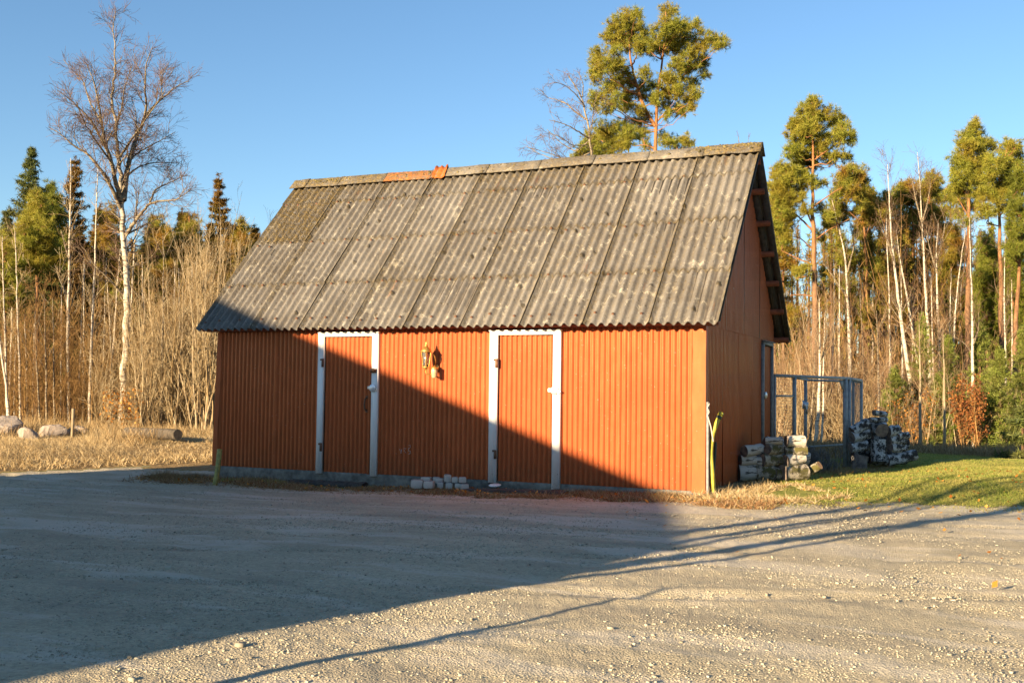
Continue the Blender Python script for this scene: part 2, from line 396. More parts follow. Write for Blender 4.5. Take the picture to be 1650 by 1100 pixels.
# ------------------------------------------------------------------ camera, sky, sun
cd = bpy.data.cameras.new('camera'); co = bpy.data.objects.new('camera', cd); COL.objects.link(co)
from mathutils import Matrix
co.matrix_world = Matrix(((CR[0], CU[0], -CF[0], CAM[0]), (CR[1], CU[1], -CF[1], CAM[1]), (CR[2], CU[2], -CF[2], CAM[2]), (0, 0, 0, 1)))
cd.sensor_width = 36; cd.lens = FPX/1650*36; cd.clip_end = 6000; cd.clip_start = .05
SC.camera = co
SA, SE = rad(17), rad(12)         # light heads 17 deg off the wall normal, sun 12 deg up
LDIR = np.array([sin(SA)*cos(SE), cos(SA)*cos(SE), -sin(SE)])
w = bpy.data.worlds.new('World'); SC.world = w; w.use_nodes = True
wt = w.node_tree; bg = wt.nodes['Background']
sky = wt.nodes.new('ShaderNodeTexSky'); sky.sky_type = 'NISHITA'; sky.sun_disc = False
sky.sun_elevation = SE; sky.sun_rotation = math.atan2(-LDIR[0], -LDIR[1]); sky.air_density = 1.0; sky.dust_density = .15; sky.ozone_density = 3.0
hs = wt.nodes.new('ShaderNodeHueSaturation'); hs.inputs['Saturation'].default_value = 1.04
wt.links.new(sky.outputs[0], hs.inputs['Color']); wt.links.new(hs.outputs[0], bg.inputs[0]); bg.inputs[1].default_value = .064
sl = bpy.data.lights.new('sun', 'SUN'); sl.energy = 5.0; sl.angle = rad(.5); sl.color = (1., .76, .48)
so = bpy.data.objects.new('sun', sl); COL.objects.link(so)
from mathutils import Vector
so.rotation_euler = Vector(LDIR).to_track_quat('-Z', 'Y').to_euler(); so.location = (-10, -30, 15)
vs = SC.view_settings; vs.view_transform = 'Standard'; vs.look = 'None'; vs.exposure = 1.8; vs.gamma = 1; vs.use_curve_mapping = False
SC.cycles.max_bounces = 5; SC.cycles.transparent_max_bounces = 4; SC.cycles.diffuse_bounces = 3; SC.cycles.glossy_bounces = 2; SC.cycles.transmission_bounces = 3
SC.cycles.caustics_reflective = False; SC.cycles.caustics_refractive = False
SC.cycles.use_denoising = True

# ------------------------------------------------------------------ ground
def ground():
    base = math.atan2(CF[0], CF[1])
    th = np.concatenate([np.linspace(-.56, .56, 800), np.linspace(.56, 2*pi-.56, 122)[1:-1]])+base
    rr = [0.]+list(.6*1.05**np.arange(0, 33)); r = rr[-1]
    while r < 34: r *= 1.0072; rr.append(r)
    while r < 3500: r *= 1.09; rr.append(r)
    rr = np.array(rr[1:])
    X = CAM[0]+rr[:, None]*np.sin(th)[None]; Y = CAM[1]+rr[:, None]*np.cos(th)[None]
    Z = height(X, Y)
    g = ledge(X, Y); r_ = redge(X, Y); yard = (g < 0) & (r_ < 0)
    k = sm((40-rr)/10)[:, None]
    Z = Z+k*(.012*fbm(X*3.1, Y*3.1, 3, 21)+.005*fbm(X*9, Y*9, 2, 31)+.003*vnoise(X*22, Y*22, 41))
    # tyre ruts
    ph = (X*.97+Y*.25); Z = Z-k*.010*np.exp(-((ph-8.9+.4*fbm(X*.2, Y*.2, 2, 77))/.22)**2)*yard
    for c0, c1, c2 in ((-3.1, .16, 0), (-4.7, .16, 0), (-5.6, .3, .012), (-7.1, .3, .012), (-2.2, .05, .02)):
        dl = Y-(c0+c1*(X-6)+c2*(X-6)**2)+.25*fbm(X*.25, Y*.25, 2, 78); Z = Z+k*yard*(-.016*np.exp(-(dl/.11)**2)+.010*np.exp(-((np.abs(dl)-.2)/.08)**2))*(.6+.8*vnoise(X*.9, Y*.3, 79))
    zone = np.zeros_like(X)
    n1 = fbm(X*1.5, Y*1.5, 4, 51)
    strip = (Y > -.95+.55*n1-.25*sm((X-6)/1.5)) & (X > -1.2+.6*n1) & (X < 9.2) & (Y < .6)
    zone = np.where((X > -1.2+.6*n1) & (X < 9.2) & (Y < .6), sm((Y+.62-.75*n1+.12*sm((X-6)/1.5))/.35), zone)
    zone = np.where(sm((r_+.05)/.5) > .3+.6*(n1+.3), 2.05, zone)
    zone = np.where((g > .15+.35*(n1+.2)), 3., zone)
    bk = (Y > 1.) & (X > -2.5) & (X < 7.7); zone = np.where(bk, 3., zone)
    far = (Y-13.0-1.0*(n1)+.35*(X-9)*(X > 9)) > 0
    zone = np.where(far, 3.6+.3*n1, zone)
    zone = np.where((g > 7.5+2*n1), 3.6, zone)
    V = np.stack([X, Y, Z], -1).reshape(-1, 3); nt = len(th); nr = len(rr)
    i = np.arange(nr-1)[:, None]; j = np.arange(nt)[None]; jn = (j+1) % nt
    Q = np.stack([i*nt+j, (i+1)*nt+j, (i+1)*nt+jn, i*nt+jn], -1).reshape(-1, 4)
    mb = MB(); mb.addnp(V, None, Q, 0, zone.ravel())
    c = len(V); mb.addnp(np.array([[CAM[0], CAM[1], H(CAM[0], CAM[1])]]), None, None); 
    mb.F3.append(np.array([[c, b, (b+1) % nt] for b in range(nt)])); mb.M3.append(np.zeros(nt))
    tag(mb.build('ground', M['ground'], smooth=True), kind='structure')
ground()

def scatter_gravel():
    def pts(n, rmin, rmax, p):
        u = RNG.random(n); r = (rmin**p+u*(rmax**p-rmin**p))**(1/p)
        t = RNG.uniform(-.52, .52, n)+math.atan2(CF[0], CF[1])
        return CAM[0]+r*np.sin(t), CAM[1]+r*np.cos(t), r
    mb = MB()
    oct_ = np.array([(1, 0, 0), (-1, 0, 0), (0, 1, 0), (0, -1, 0), (0, 0, 1), (0, 0, -1)], float)
    of = np.array([(0, 2, 4), (2, 1, 4), (1, 3, 4), (3, 0, 4), (2, 0, 5), (1, 2, 5), (3, 1, 5), (0, 3, 5)])
    cube = np.array([(i, j, k) for i in (-1, 1) for j in (-1, 1) for k in (-1, 1)], float)*.75
    cf = np.array([(0, 1, 3, 2), (4, 6, 7, 5), (0, 4, 5, 1), (2, 3, 7, 6), (0, 2, 6, 4), (1, 5, 7, 3)])
    for n, rmin, rmax, p, smin, smax, tpl, ff, tri in ((200000, 4.4, 17, .7, .0028, .0075, oct_, of, True), (15000, 4.4, 20, .9, .0055, .012, cube, cf, False), (160, 4.6, 22, 1.2, .014, .030, cube, cf, False)):
        x, y, r = pts(n, rmin, rmax, p)
        den = .42+1.5*fbm(x*.55, y*.8, 3, 91)+.9*fbm(x*2.1, y*2.1, 2, 95)
        keep = (RNG.random(n) < np.clip(den*1.2, .08, 1)) & (ledge(x, y) < .4) & (redge(x, y) < .25)
        x = x[keep]; y = y[keep]; n = len(x)
        if n == 0: continue
        s = smin+(smax-smin)*RNG.random(n)**2.5
        z = height(x, y)+.012*fbm(x*3.1, y*3.1, 3, 21)+.005*fbm(x*9, y*9, 2, 31)
        a = RNG.random(n)*2*pi; sc = s[:, None]*np.stack([RNG.uniform(.8, 1.4, n), RNG.uniform(.6, 1.1, n), RNG.uniform(.4, .85, n)], 1)
        v = tpl[None]*sc[:, None]*(1+RNG.normal(0, .17, (n, len(tpl), 3)))
        c, si = np.cos(a), np.sin(a)
        vx = v[..., 0]*c[:, None]-v[..., 1]*si[:, None]; vy = v[..., 0]*si[:, None]+v[..., 1]*c[:, None]
        V = np.stack([vx+x[:, None], vy+y[:, None], v[..., 2]+(z+s*.15)[:, None]], -1).reshape(-1, 3)
        F = (ff[None]+(np.arange(n)*len(tpl))[:, None, None]).reshape(-1, ff.shape[1])
        if tri: mb.addnp(V, F, None)
        else: mb.addnp(V, None, F)
    tag(mb.build('gravel', M['grav']), 'loose pale gravel stones scattered over the yard', 'gravel', kind='stuff')
scatter_gravel()

# ------------------------------------------------------------------ barn
L_, W_ = 7.592, 4.307; HE, YE, ZR = 2.049, .285, 4.709
SL = (ZR-HE)/(W_/2+YE); SLEN = math.hypot(W_/2+YE, ZR-HE); SV = np.array([0, (W_/2+YE)/SLEN, (ZR-HE)/SLEN]); SNF = np.array([0, -SV[2], SV[1]])
def corr(mb, o, ux, uz, out, width, hgt, pitch=.073, depth=.024, m=0, tilt=0., ztop=None, wob=.002, start=0.):
    """trapezoid-ribbed sheet: origin o, across ux, up uz, facing out"""
    prof = [(0, 0), (.50, 0), (.545, -1), (.955, -1)]
    xs = []; n = int(width/pitch)+2
    for i in range(n):
        for a, d in prof:
            x = (i+a)*pitch-start
            if 0 <= x <= width: xs.append((x, d*depth))
    if xs[0][0] > 1e-4: xs.insert(0, (0, xs[0][1]))
    if xs[-1][0] < width-1e-4: xs.append((width, xs[-1][1]))
    nz = 6; V = []; ph = RNG.random()*6
    for x, d in xs:
        zt = hgt if ztop is None else ztop(x)
        for k in range(nz+1):
            f = k/nz; z = zt*f
            dd = d+tilt*(z-hgt/2)+wob*sin(ph+x*5+z*3.1)
            V.append(o+ux*x+uz*z+out*dd)
    F = []
    for i in range(len(xs)-1):
        for k in range(nz):
            a = i*(nz+1)+k; F.append((a, a+nz+1, a+nz+2, a+1))
    mb.add(np.array(V), F, m)
X_, Y_, Z_ = np.eye(3)
DOORS = [(1.87, 2.89, .095, .10, .075), (4.65, 5.68, .115, .105, .13)]   # outer left, outer right, left board, right board
def barn():
    b = thing('barn', 'red ribbed metal barn with a grey corrugated roof and two white-framed doors', 'barn', (L_/2, W_/2, 0))
    mb = MB()
    def seg(x0, x1, z0=0., z1=2.035, tilt=0., out=0.):
        corr(mb, np.array([x0, -out, z0]), X_, Z_, -Y_, x1-x0, z1-z0, tilt=tilt)
    seg(.03, 1.10, 0); seg(1.085, 1.90, -.0, tilt=.002, out=.004)
    seg(2.86, 3.80, .0); seg(3.79, 4.68, .0, out=.003, tilt=-.002)
    seg(5.65, 6.60, .0); seg(6.59, 7.46, .0, out=.003)
    mb.build('front_wall', M['wall'], b)
    mb = MB(); y = 0.; tl = [.004, -.003, .006, -.002, .003]
    for i, wd in enumerate((.93, .9, .9, .68)):
        corr(mb, np.array([L_+.002*(i % 2), y, .0]), Y_, Z_, X_, wd+.01, 2.07, tilt=tl[i], start=.03*i); y += wd
    # sheets beside the gable door
    corr(mb, np.array([L_, 4.16, 0]), Y_, Z_, X_, .15, 2.07); corr(mb, np.array([L_+.001, 3.40, 2.03]), Y_, Z_, X_, .78, .05)
    # upper gable sheets, cut along the roof
    rl = lambda yy: min(HE+SL*(yy+YE), HE+SL*(W_+YE-yy))-.045
    y = 0.
    for wd in (1.05, 1.08, 1.08, 1.09):
        y0 = y
        corr(mb, np.array([L_+.012, y, 2.05]), Y_, Z_, X_, wd+.005, 2.6, ztop=lambda t, y0=y0: max(.02, rl(y0+t)-2.05), tilt=0, wob=.001); y += wd
    mb.build('gable_wall', M['wall'], b)
    mb = MB()
    corr(mb, np.array([0, W_, 0]), -Y_, Z_, -X_, W_, 2.06, ztop=lambda t: rl(W_-t)); mb.build('far_gable_wall', M['wall'], b)
    mb = MB(); corr(mb, np.array([L_, W_, 0]), -X_, Z_, Y_, L_, 2.04); mb.build('back_wall', M['wall'], b)
    mb = MB(); gl = [((3.265, .335), [(-.018, .03), (.0, -.01), (.018, .03), (.004, -.03)]), ((3.335, .345), [(-.02, .03), (.018, .04), (-.015, 0), (.018, -.03), (-.02, -.03)]), ((3.405, .36), [(-.012, .06), (.014, .07), (.012, .03), (-.014, .02), (-.012, -.02), (.014, -.01), (.012, -.05), (-.01, -.06)])]
    for (gx, gz), st_ in gl: mb.tubes([(np.array([(gx+a, -.002, gz+c_) for a, c_ in st_]), np.full(len(st_), .0022))], 4)
    mb.build('chalk_mark', M['white'], b)
    # solid dark box added inside so no light leaks through
    mb = MB(); mb.box((L_/2, W_/2, .98), (L_-.12, W_-.12, 2.0)); mb.build('light_stop_box', M['darkwood'], b)
    # corner flashings (bent sheet, a few dents)
    def cornertrim(cx, cy, sx, sy, wx, wy, z0, z1, lean=0.):
        mb = MB(); n = 26; V = []; F = []
        for k in range(n+1):
            z = z0+(z1-z0)*k/n
            for q, (ax, ay) in enumerate(((wx, 0.), (wx*.5, 0), (0, 0), (0, wy*.5), (0, wy))):
                d = .007*fbm(z*3.1+cx*7, q*1.7, 3, 61)
                if q in (0, 1): d += .008*math.exp(-((z-1.85-.3*(q-.5))/.07)**2)-.005*math.exp(-((z-1.2)/.05)**2)
                off = .012+d; dx = lean*(1-k/n)
                V.append((cx+sx*off-sx*ax-dx, cy+sy*off-sy*ay, z))
        for k in range(n):
            for q in range(4): a = k*5+q; F.append((a, a+1, a+6, a+5))
        mb.add(np.array(V), F); o = mb.build('corner_flashing', M['flash'], b); smooth_by_angle(o, 50)
    cornertrim(L_, 0, 1, -1, .17, .11, -.02, 2.04); cornertrim(0, 0, -1, -1, .09, .1, .0, 2.03, .05)
    cornertrim(L_, W_, 1, 1, .1, .12, 0, 2.04); cornertrim(0, W_, -1, 1, .1, .1, 0, 2.04)
    # plinth
    mb = MB(); n = 120; V = []
    for i in range(n+1):
        x0 = .015+i*(L_-.03)/n
        for k, z in enumerate(np.linspace(-.42, -.004, 9)): V.append((x0, -.004-.012*float(fbm(x0*3, z*5, 4, 303))+.03*max(0, float(vnoise(x0*4, z*9, 7))-.55), z))
        V.append((x0, .1, -.004))
    mb.add(np.array(V), [(i*10+k, (i+1)*10+k, (i+1)*10+k+1, i*10+k+1) for i in range(n) for k in range(9)])
    mb.box((L_/2, W_/2, -.2), (L_-.05, W_-.06, .36)); mb.box((L_-.04, W_/2, -.22), (.06, W_, .40))
    mb.build('plinth', M['concrete'], b)
    # doors
    for i, (x0, x1, wl, wr, dz) in enumerate(DOORS):
        mb = MB(); zt = 2.0
        mb.box((x0+wl/2, -.02, .985), (wl, .05, 2.03), jit=.002); mb.box((x1-wr/2, -.02, .965 if i else .985), (wr, .05, 2.07 if i else 2.03), jit=.002)
        mb.box(((x0+x1)/2, -.018, 1.975), (x1-x0-wl-wr-.004, .045, .05), jit=.001); mb.box(((x0+x1)/2, -.034, 2.008), (x1-x0+.02, .06, .014))
        mb.build('door_frame', M['white'], b)
        mb = MB(); a0, a1 = x0+wl+.013, x1-wr-.012
        corr(mb, np.array([a0, .004, -.01]), X_, Z_, -Y_, a1-a0, 1.955, start=.01*i, tilt=.001)
        d = mb.build('door', M['wall'], b); d['_o'] = list(b['_o'])
        for zh in (1.57, .35):
            mb = MB(); mb.box((x0+wl-.012, -.05, zh), (.034, .01, .12)); mb.tubes([(np.array([(x0+wl+.004, -.055, zh-.06), (x0+wl+.004, -.055, zh+.06)]), np.array([.009, .009]))], 8, cap=True)
            mb.box((x0+wl-.03, -.048, zh+.045), (.05, .007, .025)); mb.build('hinge', M['rust'], d)
        zl = 1.215
        mb = MB(); rot = Rx(rad(90))@Ry(0)
        mb.lathe([(.0, 0), (.052, 0), (.056, .008), (.054, .022), (.03, .032), (0, .034)], (x1-wr+.03, -.048, zl), 20, Rx(rad(90))); mb.box((x1-wr+.075, -.055, zl-.012), (.06, .012, .05), Ry(rad(35)))
        mb.box((x1-wr-.03, -.03, zl+.005), (.08, .012, .04))
        lk = mb.build('padlock_shield', M['lockwhite'], d); smooth_by_angle(lk)
        mb = MB(); mb.lathe([(0, 0), (.011, 0), (.009, .012), (0, .013)], (x1-wr+.03, -.083, zl), 10, Rx(rad(90))); mb.build('keyhole', M['darkwood'], lk)
        if i == 0:
            mb = MB(); P = [(2.70, -.02, .90), (2.70, -.065, .915), (2.70, -.078, .98), (2.70, -.065, 1.055), (2.70, -.02, 1.07)]
            mb.tubes([(np.array(P), np.full(5, .013))], 8, cap=True); mb.box((2.70, -.022, .885), (.034, .006, .04)); mb.box((2.70, -.022, 1.085), (.034, .006, .04))
            h = mb.build('handle', M['rust'], d); smooth_by_angle(h)
            mb = MB(); mb.box((2.835, -.06, 1.46), (.075, .03, .05)); mb.box((2.80, -.055, 1.46), (.05, .02, .062)); mb.lathe([(0, 0), (.014, 0), (.014, .012), (0, .013)], (2.845, -.076, 1.46), 10, Rx(rad(90)))
            mb.build('rim_lock', M['rust'], d)
    # gable door in the side wall
    mb = MB(); gx = L_+.02
    mb.box((gx, 3.405, .98), (.05, .05, 1.98)); mb.box((gx, 4.13, 1.0), (.05, .04, 2.0)); mb.box((gx+.002, 3.77, 1.985), (.05, .68, .045)); mb.box((gx+.01, 3.77, 2.02), (.08, .78, .012))
    mb.build('door_frame', M['galv'], b)
    mb = MB(); corr(mb, np.array([L_-.0, 3.44, .0]), Y_, Z_, X_, .66, 1.95, tilt=.004); d = mb.build('side_door', M['wall'], b); d['_o'] = list(b['_o'])
    mb = MB(); mb.lathe([(0, 0), (.05, 0), (.055, .02), (.03, .035), (0, .036)], (L_+.045, 3.45, 1.19), 16, Ry(rad(90))); smooth_by_angle(mb.build('padlock_shield', M['lockwhite'], d))
    # roof sheets
    def sheet(mb, x0, x1, s0, s1, lift, front=True, seed=0):
        pt = .125; nx = int(round((x1-x0)/pt))*8; ns = 30
        xs = np.linspace(x0, x1, nx+1); ss = np.linspace(s0, s1, ns+1)
        XX, S_ = np.meshgrid(xs, ss, indexing='ij')
        sk = .012*RNG.normal(); tl = .004*RNG.normal()
        hh = .030*np.cos((XX-x0)*2*pi/pt+pi*.2)+lift*(1-(S_-s0)/(s1-s0))+.006*fbm(XX*1.3+seed, S_*1.3, 2, 71)+tl*(XX-x0)
        Sj = S_+sk*(XX-x0)/(x1-x0)*.4+.003*RNG.normal(size=(nx+1, 1))
        base = np.array([0, -YE, HE]); nrm = SNF.copy(); sv = SV.copy()
        P = base+XX[..., None]*X_+Sj[..., None]*sv+(hh+.012)[..., None]*nrm
        Pb = P-nrm*.007
        if not front:
            P[..., 1] = W_-P[..., 1]; Pb[..., 1] = W_-Pb[..., 1]
        V = np.concatenate([P.reshape(-1, 3), Pb.reshape(-1, 3)]); k = (nx+1)*(ns+1)
        i = np.arange(nx)[:, None]; j = np.arange(ns)[None]; q = np.stack([i*(ns+1)+j, (i+1)*(ns+1)+j, (i+1)*(ns+1)+j+1, i*(ns+1)+j+1], -1).reshape(-1, 4)
        e = []
        for i2 in range(nx): a = i2*(ns+1); c = a+ns+1; e.append((a, a+k, c+k, c)); a += ns; c += ns; e.append((a, c, c+k, a+k))
        for j2 in range(ns): a = j2; e.append((a, a+1, a+1+k, a+k)); a = nx*(ns+1)+j2; e.append((a, a+k, a+1+k, a+1))
        mo = np.clip(.30*sm((S_-2.95)/.5)+1.0*((XX < .86) & (S_ > 2.02))*.95+.12+.3*sm((1.8-XX)/2)*sm((S_-2)/1.), 0, 1)
        ln = np.exp(-((S_-s0-.01)/.028)**2)*(s0 > .1)+np.exp(-((S_-s1+.045)/.02)**2)+.9*np.exp(-((XX-x0-.01)/.02)**2)+.9*np.exp(-((x1-XX-.01)/.022)**2)+.35*np.clip(-np.cos((XX-x0)*2*pi/pt+pi*.2), 0, 1)**2
        mo = np.clip(mo*.95+.5*ln+.18*np.clip(fbm(XX*1.5+3, S_*.9, 3, 411)*2, 0, 1), 0, 1)
        A = np.concatenate([mo.ravel(), mo.ravel()])
        mb.addnp(V, None, np.concatenate([q, q[:, ::-1]+k, np.array(e)]), 0, A)
    cols = [-.19, .84]+[.84+.875*i for i in range(1, 8)]+[L_+.234]
    rows = [0, 1.02, 2.05, 3.06, 3.60]
    for front in (False, True):
        mb = MB()
        for r in range(4):
            for c in range(len(cols)-1):
                x1 = cols[c+1]-(.0 if c == len(cols)-2 else .012)
                x0 = cols[c] if c else (-.19 if r < 2 else -.165)
                sheet(mb, x0, x1, rows[r]-(.05 if r else 0), min(rows[r+1], SLEN-.03), .016 if r else .004, front, c*5+r)
        if not front: smooth_by_angle(mb.build('roof_slope', M['roof'], b), 60)
    # screws
    for c in range(8):
        for r in (.16, .95, 1.95, 2.98):
            for k in (1, 3, 6):
                x = cols[c]+.125*k-.012; P = np.array([0, -YE, HE])+X_*x+SV*(r+.02*RNG.normal())+SNF*.046
                mb.lathe([(0, -.01), (.021, -.01), (.018, .004), (0, .010)], P, 8, np.stack([X_, SV, SNF], 1), m=1)
    smooth_by_angle(mb.build('roof_slope', [M['roof'], M['rust']], b), 60)
    # ridge caps
    seams = [-.23, .10, .77, 1.66, 2.56, 3.55, 4.45, 5.34, 6.2, 7.03, L_+.27]
    mb = MB()
    for i in range(len(seams)-1):
        x0, x1 = seams[i]+.006, seams[i+1]-.004; n = 10; V = []; lf = .006*RNG.random()+.006; tw = .0007*RNG.normal()
        for k in range(n+1):
            x = x0+(x1-x0)*k/n
            for q, (yy, zz) in enumerate(((-.175, -.155), (-.09, -.075), (-.02, .003), (.02, .003), (.09, -.075), (.175, -.155))):
                V.append((x, W_/2+yy, ZR+.075+zz+lf+tw*k+.004*vnoise(x*9, q*3.)))
        V = np.array(V); Vb = V+np.array([0, 0, -.016]); F = []; K = len(V)
        for k in range(n):
            for q in range(5): a = k*6+q; F += [(a, a+6, a+7, a+1), (a+K, a+1+K, a+7+K, a+6+K)]
            a = k*6; F.append((a, a+K, a+6+K, a+6)); a += 5; F.append((a, a+6, a+6+K, a+K))
        for q in range(5): F.append((q, q+1, q+1+K, q+K)); a = n*6+q; F.append((a, a+K, a+K+1, a+1))
        mb.add(np.concatenate([V, Vb]), F, 0, 1.5 if i == 3 or i == 2 and False else (1.0 if i in (0, 1) else .8 if i < 3 else (.95 if i == 9 else .5)))
    mb.build('ridge_cap', M['roof'], b)
    # moss cushions on the ridge
    mb = MB(); n = 900; x = RNG.uniform(-.2, L_+.25, n); x = np.where(RNG.random(n) < .45, RNG.uniform(6.9, L_+.25, n), x); x = np.where(RNG.random(n) < .3, RNG.uniform(-.2, .8, n), x)
    P = np.stack([x, W_/2+RNG.normal(0, .05, n), np.full(n, ZR+.075)], 1); P[:, 2] -= np.abs(P[:, 1]-W_/2)*.8-.01
    for p in P:
        s = RNG.uniform(.008, .03); mb.add(p+np.array([(1, 0, 0), (-1, 0, 0), (0, 1, 0), (0, -1, 0), (0, 0, .7), (0, 0, -.5)])*s*RNG.uniform(.6, 1.3, (6, 3)), [(0, 2, 4), (2, 1, 4), (1, 3, 4), (3, 0, 4), (2, 0, 5), (1, 2, 5), (3, 1, 5), (0, 3, 5)])
    mb.build('ridge_moss', M['mossm'], b)
    # bent orange flashing scrap over the ridge
    mb = MB(); V = []
    for k, x in enumerate(np.linspace(2.55, 2.78, 9)):
        for q, (yy, zz) in enumerate(((-.21, -.20), (-.15, -.13), (-.08, -.06), (0, .03), (.08, -.05), (.16, -.13))):
            V.append((x-.04*(q-3)*.4, W_/2+yy, ZR+.10+zz+.016*cos(k*1.6)+.01*RNG.normal()))
    mb.add(np.array(V), [(k*6+q, (k+1)*6+q, (k+1)*6+q+1, k*6+q+1) for k in range(8) for q in range(5)]); mb.build('ridge_flashing', M['orange'], b)
    # purlins
    for f in (True, False):
        for s in (.10, .68, 1.24, 1.80, 2.36, 2.92, 3.42):
            mb = MB(); c = np.array([0, -YE, HE])+SV*s-SNF*.052
            if not f: c[1] = W_-c[1]
            R_ = np.stack([X_, SV if f else SV*np.array([1, -1, 1]), SNF if f else SNF*np.array([1, -1, 1])], 1)
            mb.box(c+X_*(L_/2+.02), (L_+.36+.04*RNG.random(), .075, .062), R_); mb.build('purlin', M['purlin'], b)
    # dark boards under the overhang
    for f in (True, False):
        mb = MB(); c = np.array([0, -YE, HE])+SV*(SLEN/2-.03)-SNF*.022
        if not f: c[1] = W_-c[1]
        R_ = np.stack([X_, SV if f else SV*np.array([1, -1, 1]), SNF if f else SNF*np.array([1, -1, 1])], 1)
        for x in (L_+.05, L_+.19): mb.box(c+X_*x, (.10, SLEN-.2, .018), R_)
        mb.box(c+X_*(L_/2), (L_-.1, SLEN-.15, .012), R_); mb.build('roof_boards', M['darkwood'], b)
    mb = MB(); mb.box((L_/2, -.075, 2.06), (L_+.3, .04, .05)); mb.build('eave_board', M['purlin'], b)
n_ = N('moss'); n_.set(n_.ramp(n_.island(), [(0, (.06, .05, .012)), (1, (.22, .17, .05))]), .95); M['mossm'] = n_.m
barn()

# ------------------------------------------------------------------ wall lantern
def lantern():
    M['lampcream'] = m_plain('aged_lamp_glass', (.42, .33, .19), .35, 0, .2, 40)
    x, y, z = 3.75, -.19, 1.585
    t = thing('wall_lantern', 'ornate brass wall lantern on the barn front between the two white-framed doors', 'lantern', (x+.08, -.02, z-.1))
    mb = MB(); mb.lathe([(0, 0), (.045, 0), (.045, .012), (.02, .03), (0, .035)], (x+.07, -.022, z-.08), 14, Rx(rad(90)))
    P = np.array([(x+.07, -.05, z-.09), (x+.07, -.11, z-.15), (x+.05, -.17, z-.18), (x+.01, -.19, z-.16), (x, -.19, z-.13)])
    mb.tubes([(P, np.full(5, .011))], 8); P2 = np.array([(x+.07, -.05, z-.05), (x+.1, -.1, z+.02), (x+.1, -.13, z+.08), (x+.06, -.15, z+.12)]); mb.tubes([(P2, np.full(4, .007))], 6)
    smooth_by_angle(mb.build('bracket', M['brass'], t))
    mb = MB(); mb.lathe([(0, .13), (.085, .13), (.088, .142), (.05, .185), (.036, .20), (.022, .205), (.026, .22), (.012, .235), (.014, .25), (.004, .275), (.002, .30)], (x, y, z), 6)
    mb.build('lantern_roof', M['brass'], t)
    mb = MB()
    for i in range(6):
        a = 2*pi*i/6; mb.tubes([(np.array([(x+.046*cos(a), y+.046*sin(a), z-.07), (x+.074*cos(a), y+.074*sin(a), z+.13)]), np.array([.006, .006]))], 4)
    mb.lathe([(0, -.16), (.006, -.155), (.014, -.14), (.008, -.125), (.02, -.105), (.028, -.09), (.052, -.082), (.052, -.068), (0, -.068)], (x, y, z), 6)
    mb.build('cage', M['brass'], t)
    mb = MB(); mb.lathe([(.040, -.066), (.067, .128)], (x, y, z), 6); mb.build('glass', M['glass'], t)
    mb = MB(); mb.lathe([(0, -.066), (.012, -.066), (.012, .0), (.018, .03), (.010, .07), (0, .08)], (x, y, z), 10); mb.build('bulb', M['cream'], t)
    mb = MB(); cx, cz = x+.095, z-.13; mb.lathe([(0, -.09), (.03, -.088), (.038, -.07), (.046, -.0), (.044, .03), (0, .034)], (cx, y+.07, cz), 18); smooth_by_angle(mb.build('lower_lamp', M['lampcream'], t))
    mb = MB(); mb.lathe([(.05, .030), (.056, .036), (.04, .055), (.016, .065), (.012, .08), (0, .082)], (cx, y+.07, cz), 12); mb.build('lower_lamp_cap', M['brass'], t)
lantern()

